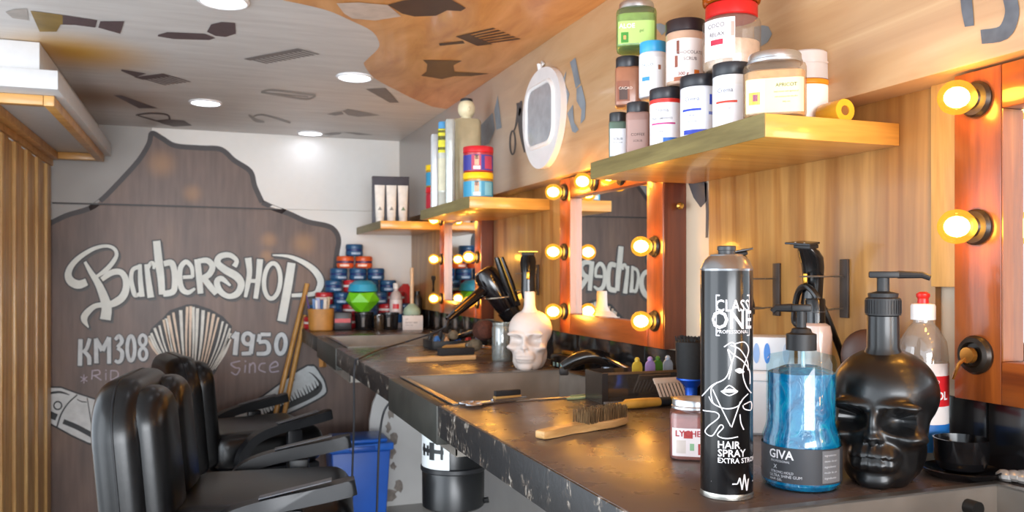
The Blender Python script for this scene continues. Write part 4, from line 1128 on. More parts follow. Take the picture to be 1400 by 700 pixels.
t = thing('neck_brush', 'mint brush with a tall pale wooden handle standing on the carton', 'brush', (.972, 4.12, ZT + .0722), 0)
MB().lathe([(.040, .002), (.044, .014), (.040, .032), (.022, .050), (.012, .058), (0, .058)], 24).build('head', mat('#a9c0aa', .5), t)
MB().lathe([(.0095, .056), (.0095, .20), (.011, .222), (.009, .236), (0, .239)], 16).build('handle', mat('#d8b894', .45), t)
bt = MB(); rs = random.Random(4)
for i in range(40):
    a = rs.uniform(0, 2 * PI); q = rs.uniform(0, .036); bt.tube([(q * math.cos(a), q * math.sin(a), .010), (q * math.cos(a) * 1.05, q * math.sin(a) * 1.05, 0)], .004, 4)
o = bt.build('bristles', mat('#2a2a2c', .6), t); o['kind'] = 'stuff'
t = thing('red_dustpan', 'red plastic dustpan leaning on the back wall behind the tins', 'dustpan', (1.0, 4.415, ZT))
MB().prism([(-.10, 0), (.035, 0), (.035, .20), (.02, .225), (-.005, .225), (-.10, .13)], -.004, .004, 'Y', 0, .002).prism([(.028, 0), (.035, 0), (.035, .20), (.028, .20)], -.03, .004, 'Y').build('pan', mat('#c01f24', .4), t)
MB().prism([(-.06, .04), (.015, .04), (.015, .17), (.0, .18), (-.06, .115)], -.0055, -.0042, 'Y').build('hollow', mat('#8f1519', .5), t)
t = thing('black_bottle', 'slim black bottle in the corner beside the red dustpan', 'bottle', (1.024, 4.22, ZT))
MB().lathe([(0, 0), (.022, 0), (.024, .004), (.024, .15), (.016, .17), (0, .17)], 20).build('body', mat('#2a221e', .35), t)
MB().lathe([(0, .169), (.012, .169), (.012, .19), (0, .19)], 16).build('cap', mat('#171615', .4), t)
# ================================================================== skull bottles
def skull_geometry(nu=132, nv=104, teeth=True, soft=0.0):
    """face towards -Y, width about 1, height about 1.33, standing on z = 0"""
    c = np.array((0, -.04, .60))
    th = np.linspace(0, PI, nv); ph = np.linspace(0, 2 * PI, nu, endpoint=False)
    T, Pm = np.meshgrid(th, ph, indexing='ij')
    D = np.stack((np.sin(T) * np.sin(Pm), -np.sin(T) * np.cos(Pm), np.cos(T)), -1).reshape(-1, 3)
    def el(p, ce, ra):
        q = (p - np.array(ce)) ; ra = np.array(ra)
        k0 = np.linalg.norm(q / ra, axis=-1); k1 = np.linalg.norm(q / ra ** 2, axis=-1) + 1e-9
        return k0 * (k0 - 1) / k1
    def smin(a, b, k): h = np.clip(.5 + .5 * (b - a) / k, 0, 1); return b + (a - b) * h - k * h * (1 - h)
    def smax(a, b, k): return -smin(-a, -b, k)
    def sdf(p):
        m = p.copy(); m[..., 0] = np.abs(m[..., 0])
        d = el(m, (0, .08, .88), (.50, .55, .46))
        d = smin(d, el(m, (0, -.14, .55), (.43, .36, .36)), .10)
        d = smin(d, el(m, (0, -.20, .22), (.345, .30, .30)), .09)
        d = smin(d, el(m, (0, .12, .32), (.38, .34, .42)), .10)
        d = smin(d, el(m, (.33, -.33, .49), (.13, .15, .085)), .06)
        d = smin(d, el(m, (.20, -.42, .80), (.22, .10, .065)), .06)
        d = smin(d, el(m, (0, -.46, .30), (.23, .12, .15)), .06)
        d = smin(d, el(m, (0, -.45, .07), (.16, .09, .09)), .06)
        d = smin(d, el(m, (0, -.48, .62), (.055, .08, .16)), .05)
        d = smin(d, el(m, (0, -.52, .47), (.085, .07, .07)), .05)
        d = smax(d, -el(m, (.215, -.49, .66), (.155, .25, .125)), .035)
        d = smax(d, -el(m, (.045, -.60, .44), (.036, .10, .055)), .02)
        d = smax(d, -el(m, (.42, -.44, .30), (.10, .18, .16)), .08)
        d = smax(d, -el(m, (.57, -.24, .76), (.10, .20, .16)), .08)
        return d
    lo = np.zeros(len(D)); hi = np.full(len(D), 1.2)
    rs_ = np.linspace(1.15, .05, 70); found = np.zeros(len(D), bool)
    for i, r in enumerate(rs_):
        ins = (sdf(c + D * r) < 0) & ~found
        lo[ins] = r; hi[ins] = rs_[i - 1] if i else 1.2; found |= ins
    for _ in range(12):
        mid = (lo + hi) / 2; ins = sdf(c + D * mid[:, None]) < 0
        lo = np.where(ins, mid, lo); hi = np.where(ins, hi, mid)
    P = c + D * lo[:, None]
    if teeth:
        f = np.clip((-P[:, 1] - .40) / .08, 0, 1)
        for zc, hh in ((.345, .05), (.235, .05)):
            w = np.exp(-((P[:, 2] - zc) / hh) ** 4) * f * np.exp(-(P[:, 0] / .24) ** 6)
            P += D * (w * (.010 + .026 * np.abs(np.cos(P[:, 0] * PI / .085))))[:, None]
        g = np.exp(-((P[:, 2] - .29) / .016) ** 2) * f * np.exp(-(P[:, 0] / .24) ** 6)
        P -= D * (g * .034)[:, None]
    else:
        f = np.clip((-P[:, 1] - .38) / .08, 0, 1) * np.exp(-(P[:, 0] / .25) ** 6) * np.exp(-((P[:, 2] - .28) / .13) ** 4)
        P += D * (f * .022 * (np.abs(np.sin(P[:, 2] * PI / .075)) - .4))[:, None]
    P[:, 2] = np.maximum(P[:, 2], 0)
    fs = []
    for j in range(nv - 1):
        for i in range(nu):
            fs.append((j * nu + i, j * nu + (i + 1) % nu, (j + 1) * nu + (i + 1) % nu, (j + 1) * nu + i))
    return [tuple(p) for p in P], fs
BLK = mat('#131314', .33, 0, .15, var=.15)
BLKG = mat('#101012', .16, var=.1)
BLKM = mat('#1c1c1e', .5, var=.1)
p = (.868, .903)
t = thing('skull_dispenser', 'large matte black skull bottle with a black pump', 'soap dispenser', (p[0], p[1], ZT), face_cam(*p, R(-11)))
v, f = skull_geometry()
MB().add(v, f, 0, Matrix.Diagonal((.137, .128, .1335, 1))).build('skull', BLK, t, smooth=70)
MB().lathe([(.026, .168), (.021, .180), (.0205, .222), (.019, .224)], 28).build('neck', BLK, t)
pm = MB().lathe([(.0, .2235), (.0225, .2235), (.0225, .246), (.019, .248), (.0195, .253), (.008, .256), (.008, .274), (0, .274)], 28).build('pump_collar', BLKM, t)
nz = MB(); q = Matrix.Rotation(R(14), 4, 'Z')
nz.box(-.018, .020, -.010, .010, .274, .283, 0, .002, M=q).tube([(.018, 0, .2785), (.048, 0, .278), (.058, 0, .274)], [.0055, .0045, .004], 10, M=q)
nz.build('pump_head', BLKM, pm)
rib = MB()
for i in range(36):
    a = 2 * PI * i / 36; rib.box(-.0008, .0008, .0222, .0232, .226, .244, M=Matrix.Rotation(a, 4, 'Z'))
o = rib.build('collar_ribs', BLKM, pm); o['kind'] = 'stuff'
# white skull
p = (.902, 2.318)
t = thing('skull_bottle', 'white skull-shaped bottle with a slim neck', 'bottle', (p[0], p[1], ZT), face_cam(*p, R(-14)))
v, f = skull_geometry(teeth=False)
MB().add(v, f, 0, Matrix.Diagonal((.128, .125, .130, 1))).build('skull', mat('#cfc4bd', .5, var=.03), t, smooth=70)
MB().lathe([(.030, .160), (.019, .176), (.0165, .186), (.0155, .226), (.013, .227), (.012, .20), (0, .20)], 28).build('neck', mat('#cfc4bd', .5, var=.03), t)

# ================================================================== hair spray can
p = (.621, .908)
t = thing('hair_spray_can', 'tall black hair spray can with white lettering and line-drawn face', 'spray can', (p[0], p[1], ZT), face_cam(*p, 0))
r = .0325
MB().lathe([(0, .002), (r * .93, .002), (r * .97, .005), (r, .008), (r, .283), (r * .99, .2845)], 56).build('can', mat('#0e0e10', .22, .2, .3, var=.05), t)
MB().lathe([(r * .95, 0), (r * 1.02, .001), (r * 1.025, .004), (r * 1.0, .0075)], 56, cap=False).build('bottom_rim', mat('#b9b6ae', .25, .9), t)
MB().lathe([(r * 1.0, .2835), (r * 1.015, .286), (r * .97, .289), (r * .86, .297), (r * .70, .302), (r * .66, .301), (r * .62, .304), (r * .42, .305), (0, .305)], 48).build('shoulder', mat('#a9abae', .25, .9), t)
nz = MB().lathe([(0, .304), (.0105, .304), (.0105, .309), (.0118, .3095), (.0118, .314), (.0105, .315), (.008, .312), (0, .312)], 24).build('nozzle', mat('#2a2a2c', .4), t)
INK = mat('#e8e6ea', .4, var=.02)
def canproj(cx, hw, oy, sc):
    return lambda x, y: ((lambda a: Vector((r * 1.006 * math.sin(a), -r * 1.006 * math.cos(a), (676 - (oy + y / sc)) * 1.066 / 1150)))(math.asin(max(-.98, min(.98, (x - cx) / hw)))))
cp = canproj(295, 112, 440, 3.18)
mb = MB()
for st in ([(285, 100), (318, 80), (332, 108), (312, 180), (290, 232), (240, 262), (215, 290), (192, 320)], [(330, 86), (368, 80), (386, 118), (362, 200), (374, 262), (398, 300)], [(300, 108), (322, 130), (362, 160), (390, 205), (392, 260)], [(312, 92), (350, 110), (380, 160), (384, 200)],
           [(238, 282), (270, 350), (312, 434)], [(352, 330), (332, 390), (316, 438)], [(222, 315), (240, 342), (290, 360), (340, 350), (362, 320), (384, 300)], [(300, 112), (316, 170), (304, 236)], [(258, 250), (232, 280), (236, 330), (246, 345)],
           [(196, 380), (250, 378), (264, 398), (222, 440), (206, 470), (236, 480), (268, 432), (282, 440), (258, 474), (292, 486), (342, 478)], [(350, 384), (354, 420), (366, 450)], [(366, 344), (396, 336), (396, 370), (368, 362), (362, 346)], [(276, 290), (306, 304), (340, 288)], [(280, 288), (306, 262), (336, 284)]):
    stroke(mb, [(x, y, 4.2) for x, y in st], cp, 0, 5)
mb.build('line_art', INK, t, smooth=0, fix=False)['kind'] = 'stuff'
mb = MB(); stroke(mb, [(272, 288, 4), (306, 284, 16), (342, 286, 4)], cp); mb.build('lips_print', INK, t, smooth=0, fix=False)
mb = MB(); stroke(mb, [(330, 198, 4), (348, 200, 22), (368, 206, 4)], cp); mb.build('eye_print', INK, t, smooth=0, fix=False)
zf = lambda py: (676 - py) * 1.066 / 1150
MB().text('CLASS', .0205, r * 1.008, zf(424), .28, 0, 'c', .012, sx=.80).build('lettering', INK, t, smooth=0, fix=False)
MB().text('ONE', .0315, r * 1.008, zf(447), .28, 0, 'c', .014, sx=.86).build('lettering', INK, t, smooth=0, fix=False)
MB().text('PROFESSIONAL', .0062, r * 1.008, zf(453.5), .28, 0, 'c', 0).build('lettering', INK, t, smooth=0, fix=False)
mb = MB()
for (z0, z1, a0, a1) in ((zf(456), zf(402), -.40, -.37), (zf(456), zf(402), .97, 1.0), (zf(404), zf(402), -.40, -.25), (zf(404), zf(402), .85, 1.0), (zf(457), zf(455.5), -.40, -.25), (zf(457), zf(455.5), .85, 1.0)):
    mb.band(r * 1.007, z0, z1, a0, a1, 0, 5)
mb.build('bracket_print', INK, t, smooth=0, fix=False)['kind'] = 'stuff'
MB().text('HAIR', .0125, r * 1.008, zf(606), -.32, 0, 'l', .015).build('lettering', INK, t, smooth=0, fix=False)
MB().text('SPRAY', .0125, r * 1.008, zf(617), -.32, 0, 'l', .015).build('lettering', INK, t, smooth=0, fix=False)
MB().text('EXTRA STRONG', .0088, r * 1.008, zf(625.5), -.32, 0, 'l', .01).build('lettering', INK, t, smooth=0, fix=False)
mb = MB(); cp2 = canproj(992, 35, 0, 1)
stroke(mb, [(972, 652, .5), (1000, 653, 1.6)], cp2)
for a, b in zip([(1000, 653), (1006, 653), (1009, 645), (1012, 661), (1015, 641), (1018, 663), (1020, 648)], [(1006, 653), (1009, 645), (1012, 661), (1015, 641), (1018, 663), (1020, 648), (1026, 653)]): stroke(mb, [(*a, 1.6), (*b, 1.6)], cp2)
mb.build('pulse_print', INK, t, smooth=0, fix=False)['kind'] = 'stuff'

# ================================================================== blue gel bottle
p = (.742, .915)
t = thing('gel_bottle', 'clear pump bottle of bright blue gel with dark grey label', 'bottle', (p[0], p[1], ZT), face_cam(*p, 0))
R1, R2 = .0505, .0445
MB().lathe([(0, 0), (R1 * .9, 0), (R1, .006), (R1, .058), (R1 * .99, .066), (R2 * 1.03, .078), (R2, .084), (R2, .163), (R2 * .93, .172), (R2 * .45, .177), (R2 * .40, .181), (0, .181)], 48).build('bottle', clear('#e4f4f8', .0, .03, .05), t)
def mat_gel():
    m, nt, out = _new('blue_gel')
    n = _noise(nt, _coord(nt, (1, 1, .5)), 45, 3, .6, 2.0)
    col = _ramp(nt, n, [(.3, hx('#02507c')), (.55, hx('#067aa6')), (.75, hx('#1fa0b4'))])
    _bsdf(nt, out, col, .12, 0, .6, n, .6); return m
MB().lathe([(0, .002), (R1 * .87, .002), (R1 * .965, .008), (R1 * .965, .057), (R1 * .95, .065), (R2 * .985, .078), (R2 * .96, .085), (R2 * .96, .150), (R2 * .5, .158), (0, .150)], 40).build('gel', mat_gel(), t)
lb = MB().band(R1 * 1.008, .012, .057, -2.1, 1.9, 0, 40).build('label_sheet', mat('#34363b', .5), t)
MB().text('GIVA', .0155, R1 * 1.016, .0425, -.86, 0, 'l', .02).build('lettering', INK, lb, smooth=0, fix=False)
MB().text('PROFESSIONAL', .0040, R1 * 1.016, .0375, -.80, 0, 'l').text('X', .0075, R1 * 1.016, .029, -.72, 0, 'l').text('STRONG HOLD', .0045, R1 * 1.016, .0235, -.80, 0, 'l').text('ULTRA SHINE GUM', .0052, R1 * 1.016, .0185, -.84, 0, 'l').text('HAIR GEL', .0045, R1 * 1.016, .0140, -.84, 0, 'l').build('lettering', mat('#c9ccd2', .5), lb, smooth=0, fix=False)
pnl = MB().band(R1 * 1.013, .014, .055, .52, 1.15, 0, 12).build('side_panel', mat('#6c6e72', .5), lb)
for j in range(5): MB().text('modo de uso' if j % 2 else 'ingredientes', .0040, R1 * 1.02, .048 - j * .0072, .58, 0, 'l').build('lettering', mat('#c9ccd2', .5), lb, smooth=0, fix=False)
pm = MB().lathe([(0, .179), (.0195, .179), (.0195, .200), (.014, .202), (.012, .207), (.0065, .209), (.0065, .232), (0, .232)], 28).build('pump_collar', BLKM, t)
MB().box(-.012, .013, -.009, .009, .230, .239, 0, .002).tube([(-.010, 0, .2345), (-.032, 0, .234), (-.037, 0, .229)], [.006, .005, .004], 10).build('pump_head', BLKM, pm)
MB().tube([(.002, 0, .178), (.004, 0, .02)], .0028, 8).build('dip_tube', mat('#d8e4e8', .3), t)

# ================================================================== alcohol bottle, bowl, small jar
p = (.998, .960)
t = thing('alcohol_bottle', 'clear alcohol bottle with red and blue label and red-tipped cap', 'bottle', (p[0], p[1], ZT), face_cam(*p))
ra = .034
MB().lathe([(0, 0), (ra * .93, 0), (ra, .005), (ra, .158), (ra * .93, .180), (ra * .60, .200), (.0135, .208), (.0135, .214), (0, .214)], 40).build('bottle', clear('#e6e2dc', .16, .04, .12), t)
MB().lathe([(0, .002), (ra * .9, .002), (ra * .95, .008), (ra * .95, .150), (0, .150)], 32).build('liquid', clear('#dfe2e2', .35, .05, .05), t)
lb = MB().band(ra * 1.008, .022, .150, -1.6, 1.6, 0, 32).build('label_sheet', mat('#eae6e6', .45, var=.02), t)
MB().band(ra * 1.016, .088, .132, -1.6, 1.6, 0, 32).build('red_panel', mat('#cc2028', .45), lb)
MB().band(ra * 1.016, .022, .062, -1.6, 1.6, 0, 32).build('blue_panel', mat('#1f6fc0', .45), lb)
MB().text('ALCOHOL', .0165, ra * 1.024, .098, -.02, 0, 'c', .03).build('lettering', mat('#f2eeee', .5), lb, smooth=0, fix=False)
MB().text('COMPOUND', .0068, ra * 1.024, .1215, .10, 0, 'c', .01).build('lettering', mat('#f0d8d8', .5), lb, smooth=0, fix=False)
cpo = MB().lathe([(0, .212), (.017, .212), (.017, .232), (.0155, .235), (.0085, .236), (0, .236)], 28).build('cap', mat('#e4e2e2', .4), t)
MB().lathe([(0, .235), (.008, .235), (.0075, .243), (.0095, .246), (.0095, .250), (.005, .253), (0, .253)], 20).build('spout', mat('#c8241f', .35), cpo)
p = (.975, .873)
t = thing('saucer', 'black saucer under the shaving bowl', 'saucer', (p[0], p[1], ZT))
MB().lathe([(0, .001), (.030, 0), (.044, .006), (.050, .013), (.048, .014), (.040, .008), (0, .006)], 40).build('dish', BLKG, t)
t = thing('shaving_bowl', 'small glossy black shaving bowl beside the black skull', 'bowl', (p[0], p[1], ZT + .0085))
MB().lathe([(0, 0), (.020, 0), (.030, .006), (.0345, .020), (.0355, .046), (.0335, .046), (.031, .020), (.025, .009), (0, .007)], 40).build('bowl', BLKG, t)
t = thing('plastic_wrap', 'crumpled clear plastic wrap beside the black saucer', 'plastic wrap', (1.012, .792 + .03, ZT + .001))
v = []
mb = MB(); rs = random.Random(8)
for i in range(5): mb.ell((rs.uniform(-.008, .008), rs.uniform(-.012, .012), .008 + rs.uniform(0, .004)), (.010, .012, .008), 8, 5)
mb.build('wrap', clear('#c9c7c4', .5, .2, .15), t)
jar('pink lychee jar with silver screw lid left of the spray can', .700, 1.112, ZT, .0345, .090, CHROMEL, '#dcb8b0', (('LYCHEE', .0125, .50, -.10, '#b0303a', .02),), '#eadfdf', (.10, .66), .17, 5, fill='#c08880', fillz=.88, la=(-.78, .78), metal=True, patches=((.16, .42, -.62, -.28, '#d8ccc4'), (.46, .60, -.36, .0, '#b8403a'), (.14, .36, .22, .52, '#a83a38'), (.22, .36, -.12, .06, '#8fb890')), lid_r=.0305, ribs=False, group='small square jars on the worktop')
# ================================================================== white tub and box
p = (.935, 1.265)
t = thing('wipes_tub', 'white plastic tub with small blue pink label behind the gel bottle', 'tub', (p[0], p[1], ZT), face_cam(*p))
MB().lathe([(0, 0), (.052, 0), (.056, .004), (.060, .090), (.058, .098)], 40, sq=4.5).build('tub', mat('#d6dade', .35, var=.03), t)
MB().lathe([(.061, .094), (.063, .096), (.063, .107), (.060, .110), (0, .110)], 40, sq=4.5).build('lid', mat('#e2e5e8', .35, var=.03), t)
MB().box(.020, .044, -.0600, -.0585, .040, .070, M=Matrix.Rotation(0, 4, 'Z')).build('label_sheet', mat('#3a4a9a', .45), t)
MB().box(.028, .044, -.0608, -.0601, .042, .056).build('label_patch', mat('#d85a7a', .45), t)
t = thing('tissue_carton', 'white carton with pale blue oval marks on top of the tub', 'box', (p[0] - .004, p[1], ZT + .1105), face_cam(*p, R(6)))
MB().box(-.066, .058, -.035, .035, 0, .058, 0, .0015).build('carton', mat('#dfe2e6', .5, var=.03), t)
for i, (x, c) in enumerate(((-.028, '#a8c0de'), (-.006, '#8fb0de'), (.012, '#4a86d0'), (.044, '#b8c4d4'))):
    MB().prism([(x + .0055 * math.cos(2 * PI * k / 14), .030 + .018 * math.sin(2 * PI * k / 14)) for k in range(14)], -.0358, -.0351, 'Y').build('oval_print', mat(c, .5), t)
p = (.948, 1.135)
t = thing('flip_cap_bottle', 'pinkish clear bottle with glossy black cap behind the gel pump', 'bottle', (p[0], p[1], ZT), face_cam(*p))
MB().lathe([(0, 0), (.025, 0), (.027, .004), (.027, .180), (.024, .194), (.016, .199), (0, .199)], 32).build('bottle', mat('#cdb9b2', .18, coat=.4, var=.05), t)
MB().lathe([(0, .198), (.0165, .198), (.0165, .236), (.015, .239), (0, .239)], 28).build('cap', BLKG, t)
MB().lathe([(.0166, .216), (.0169, .217), (.0166, .218)], 28, cap=False).build('cap_line', mat('#3a3a3c', .3), t)
p = (.985, 1.06)
t = thing('round_hair_brush', 'dark brown wooden brush standing between gel bottle and black skull', 'brush', (p[0], p[1], ZT), face_cam(*p))
MB().lathe([(0, 0), (.018, 0), (.014, .02), (.012, .10), (.016, .118)], 20).build('handle', mat('#e0b020', .4), t)
MB().ell((0, 0, .150), (.038, .016, .042), 24, 14).build('head', mat('#3d2318', .45, var=.2), t)
# ================================================================== neck duster
p = (.925, 1.475)
t = thing('neck_duster', 'black-bristled neck duster standing on its shiny blue handle', 'brush', (p[0], p[1], ZT), face_cam(*p))
MB().lathe([(0, 0), (.022, 0), (.024, .004), (.016, .014), (.012, .030), (.013, .050), (.024, .062), (.030, .066), (.030, .069), (0, .069)], 32).build('handle', mat('#1d56c0', .2, .5), t)
o = MB(); rs = random.Random(2)
o.lathe([(.0275, .068), (.031, .10), (.032, .142), (.027, .146), (0, .147)], 30)
for i in range(150):
    a = rs.uniform(0, 2 * PI); q = .0285 * math.sqrt(rs.random()); o.tube([(q * math.cos(a), q * math.sin(a), .13), (q * math.cos(a) * 1.12, q * math.sin(a) * 1.12, .148 + rs.uniform(0, .006))], .0012, 3)
o = o.build('bristles', mat('#101011', .7, var=.4, scale=150), t); o['kind'] = 'stuff'
# ================================================================== clippers, combs and brushes on the worktop
CMB = mat('#4a4a4c', .4)
def flat_comb(label, p0, p1, w, th, m, teeth=18, group='combs in front of the caddy', z=None, tilt=0, back=.38):
    """comb from p0 to p1 (x,y), teeth towards the local -Y side"""
    d = Vector((p1[0] - p0[0], p1[1] - p0[1], 0)); L = d.length
    t = thing('hair_comb', label, 'comb', (p0[0], p0[1], z if z is not None else ZT), math.atan2(d.y, d.x), group)
    t.rotation_euler = (tilt, 0, math.atan2(d.y, d.x))
    MB().box(0, L, -w * back, 0, 0, th, 0, .001).build('spine', m, t)
    tw = L / (teeth * 1.8)
    tooth = None
    for i in range(teeth):
        x = L * .02 + (L * .95) * i / (teeth - 1)
        if tooth is None:
            tooth = MB().box(0, tw, -w, -w * back, th * .15, th * .85).build('tooth', m, t); o = tooth
        else:
            o = tooth.copy(); COL.objects.link(o); o.parent = t
        o.location = (x, 0, 0)
    return t
# caddy: smoked acrylic tray along the near sink edge
cx0, cx1, cy0, cy1 = .800, 1.035, 1.625, 1.712
t = thing('tool_caddy', 'low smoked acrylic caddy holding combs with coloured ends', 'caddy', (cx0, cy0, ZT))
SMK = clear('#5a5048', .45, .08, .12)
Lx, Ly, Hz = cx1 - cx0, cy1 - cy0, .066
MB().box(0, Lx, 0, .003, 0, Hz).build('front_wall', SMK, t)
MB().box(0, Lx, Ly - .003, Ly, 0, Hz).build('back_wall', SMK, t)
MB().box(0, .003, .0035, Ly - .0035, 0, Hz).build('end_wall', SMK, t)
MB().box(Lx - .003, Lx, .0035, Ly - .0035, 0, Hz).build('end_wall', SMK, t)
MB().box(.0035, Lx - .0035, .0035, Ly - .0035, 0, .003).build('floor_plate', SMK, t)
MB().box(-.001, Lx + .001, -.0012, .0002, Hz - .004, Hz + .001).build('rim_bar', mat('#8a6a48', .3, .5), t)
MB().box(-.002, .012, -.002, -.0013, 0, Hz).build('corner_post', mat('#2a2624', .35), t)
for i, (x, c, nm) in enumerate(((.105, '#c8a83a', 'yellow'), (.140, '#a48ac4', 'lilac'), (.162, '#4a7a2a', 'green'), (.190, '#a4b2c4', 'silver blue'))):
    t = thing('tail_comb', f'comb with a {nm} rounded end standing in the caddy', 'comb', (cx0 + x, cy0 + .040 + .004 * i, ZT + .0035), 0, 'combs standing in the caddy')
    MB().prism([(y * 1.0, z) for y, z in rrect(.024, .082, .003, 5, .0118)], -.002, .002, 'Y', 0, .0008).build('plate', mat(c, .35), t)
    MB().lathe([(0, .080), (.0055, .080), (.006, .086), (.003, .090), (0, .090)], 12).build('knob', mat(c, .35), t)
# combs and handles in front of the caddy
a, b = W(818, 537, Z=ZT), W(905, 529, Z=ZT)
flat_comb('dark grey comb lying directly before the caddy', (.800, 1.622), (.965, 1.621), .026, .006, mat('#6a625c', .35), 20)
flat_comb('long brown comb lying nearest the wooden brush', (.765, 1.592), (.93, 1.590), .020, .005, mat('#3a322c', .4), 22)
flat_comb('wide-toothed comb propped up against the caddy', (.905, 1.597), (.985, 1.597), .055, .0045, mat('#c9b3a0', .4), 10, z=ZT + .053, tilt=R(52), back=.25)
p = W(790, 545, Z=ZT)
t = thing('green_clip', 'pale green plastic clip at the near edge of the middle sink', 'clip', (p.x, p.y, ZT), R(10))
MB().prism([(-.034, -.006), (-.01, -.011), (.03, -.008), (.034, 0), (.028, .009), (-.012, .009)], 0, .006, 'Z', 0, .002).build('clip_body', mat('#a9b88a', .5), t)
MB().box(-.02, .02, -.002, .002, .006, .009, 0, .001).build('spring', mat('#7f8f6a', .4), t)
a, b = Vector((.775, 1.545, ZT)), Vector((.958, 1.556, ZT))
t = thing('wooden_razor', 'yellow wooden razor handle with a black collar before the combs', 'razor', (a.x, a.y, ZT + .011), math.atan2(b.y - a.y, b.x - a.x))
L = (b - a).length
MB().lathe([(0, 0), (.003, .001), (.005, L * .18), (.010, L * .22), (.0105, L * .45), (.009, L * .66), (0, L * .66)], 14, M=Matrix.Rotation(R(90), 4, 'Y')).build('handle', mat('#c79138', .4, var=.15), t)
MB().lathe([(0, L * .66), (.0095, L * .66), (.0095, L * .80), (0, L * .80)], 14, M=Matrix.Rotation(R(90), 4, 'Y')).build('collar', BLKM, t)
MB().lathe([(0, L * .80), (.009, L * .80), (.0085, L * .97), (0, L)], 14, M=Matrix.Rotation(R(90), 4, 'Y')).build('end', mat('#d8b030', .35), t)
# wooden bristle brush
a, b = W(738, 601, Z=ZT), W(852, 578, Z=ZT)
d = b - a; L = d.length
t = thing('wooden_brush', 'pale wooden brush with stiff brown bristles on the worktop', 'brush', (a.x, a.y, ZT), math.atan2(d.y, d.x))
half = [(0, .010), (.004, .0125), (.030, .0115), (L * .34, .009), (L * .45, .012), (L * .56, .020), (L * .75, .024), (L * .92, .0215), (L * .985, .014), (L, .004)]
poly = [(x, y) for x, y in half] + [(x, -y) for x, y in half[::-1]]
MB().prism(poly, .001, .015, 'Z', 0, .0035, 3).build('handle', wood('#b98a4e', '#d9b27a', 'X', 2), t)
bt = MB(); rs = random.Random(1)
for i in range(700):
    x = L * (.46 + .50 * rs.random()); y = rs.uniform(-.019, .019)
    lx, ly = rs.uniform(-.003, .003), rs.uniform(-.003, .003)
    bt.tube([(x, y, .014), (x + lx, y + ly, .036 + rs.uniform(-.003, .003))], [.0011, .0006], 3, m=rs.choice((0, 0, 1)), cap=False)
o = bt.build('bristles', [mat('#6a5336', .7), mat('#8f7450', .7)], t); o['kind'] = 'stuff'
# scissors and black brush at the sink edge
a, b = W(634, 556, Z=ZT), W(722, 547, Z=ZT)
d = b - a; L = d.length
t = thing('barber_scissors', 'steel barber scissors lying by the middle sink', 'scissors', (a.x, a.y, ZT + .001), math.atan2(d.y, d.x))
SCI = mat('#b4b6bc', .2, .95)
for s_ in (-1, 1):
    MB().prism([(L * .42, s_ * .001 - .004), (L, s_ * .006), (L * .98, s_ * .008), (L * .42, s_ * .001 + .005)], .002 + .002 * s_, .0045 + .002 * s_, 'Z').tube([(L * .44, 0, .003), (L * .28, s_ * .007, .004), (L * .20, s_ * .010, .004)], .0032, 8).build('blade', SCI, t)
    rg = [(L * .10 + .017 * math.cos(2 * PI * i / 16), s_ * .014 + .0105 * math.sin(2 * PI * i / 16), .004) for i in range(18)]
    MB().tube(rg, .003, 8, cap=False).build('finger_ring', SCI, t)
MB().lathe([(0, .005), (.004, .005), (.004, .009), (0, .009)], 12, (L * .44, 0, 0)).build('pivot', SCI, t)
a, b = W(680, 548, Z=ZT), W(716, 545, Z=ZT)
d = b - a
t = thing('fade_brush', 'small black bristle brush behind the scissors', 'brush', (a.x, a.y + .012, ZT), math.atan2(d.y, d.x))
MB().box(0, d.length, 0, .014, 0, .007, 0, .002).build('handle', mat('#b08a50', .4), t)
MB().box(.002, d.length - .002, .001, .013, .0072, .019, 0, .001).build('bristles', mat('#141316', .8, var=.4, scale=200), t)
# long beige brush with black bristles on the middle section
a, b = W(556, 496, Z=ZT), W(650, 492, Z=ZT); d = b - a; L = d.length
t = thing('wooden_brush', 'long beige wooden brush with low black bristles near the middle sink', 'brush', (a.x, a.y, ZT), math.atan2(d.y, d.x))
MB().box(0, L, -.012, .012, 0, .018, 0, .006, 3).build('handle', wood('#b18756', '#d4aa78', 'X', 2), t)
MB().box(L * .45, L * .97, -.014, .014, .0182, .042, 0, .004).build('bristles', mat('#18171a', .8, var=.4, scale=200), t)
# glass jar with blades
p = W(690, 494, Z=ZT)
t = thing('blade_jar', 'small glass jar of blades beside the white skull', 'jar', (p.x, p.y + .02, ZT), face_cam(p.x, p.y))
MB().lathe([(0, 0), (.032, 0), (.034, .004), (.034, .105), (.031, .112), (.033, .115), (.033, .122), (.031, .122), (.031, .006), (0, .006)], 32).build('glass', clear('#cfd4d0', .22, .05, .18), t)
rs = random.Random(6)
for i in range(16):
    c = rs.choice(('#a89a7a', '#c8c4b4', '#6a5a3a', '#8a8f94', '#d0b04a', '#3a2a20'))
    a = rs.uniform(0, 6.28); q = rs.uniform(.005, .020); z = .014 + i * .0048
    MB().box(-.012, .012, -.003, .003, -.006, .006, 0, .001, M=Matrix.Translation((q * math.cos(a), q * math.sin(a), z)) @ Matrix.Rotation(rs.uniform(0, 3), 4, 'Z') @ Matrix.Rotation(rs.uniform(-.8, .8), 4, 'X')).build('blade', mat(c, .4), t)
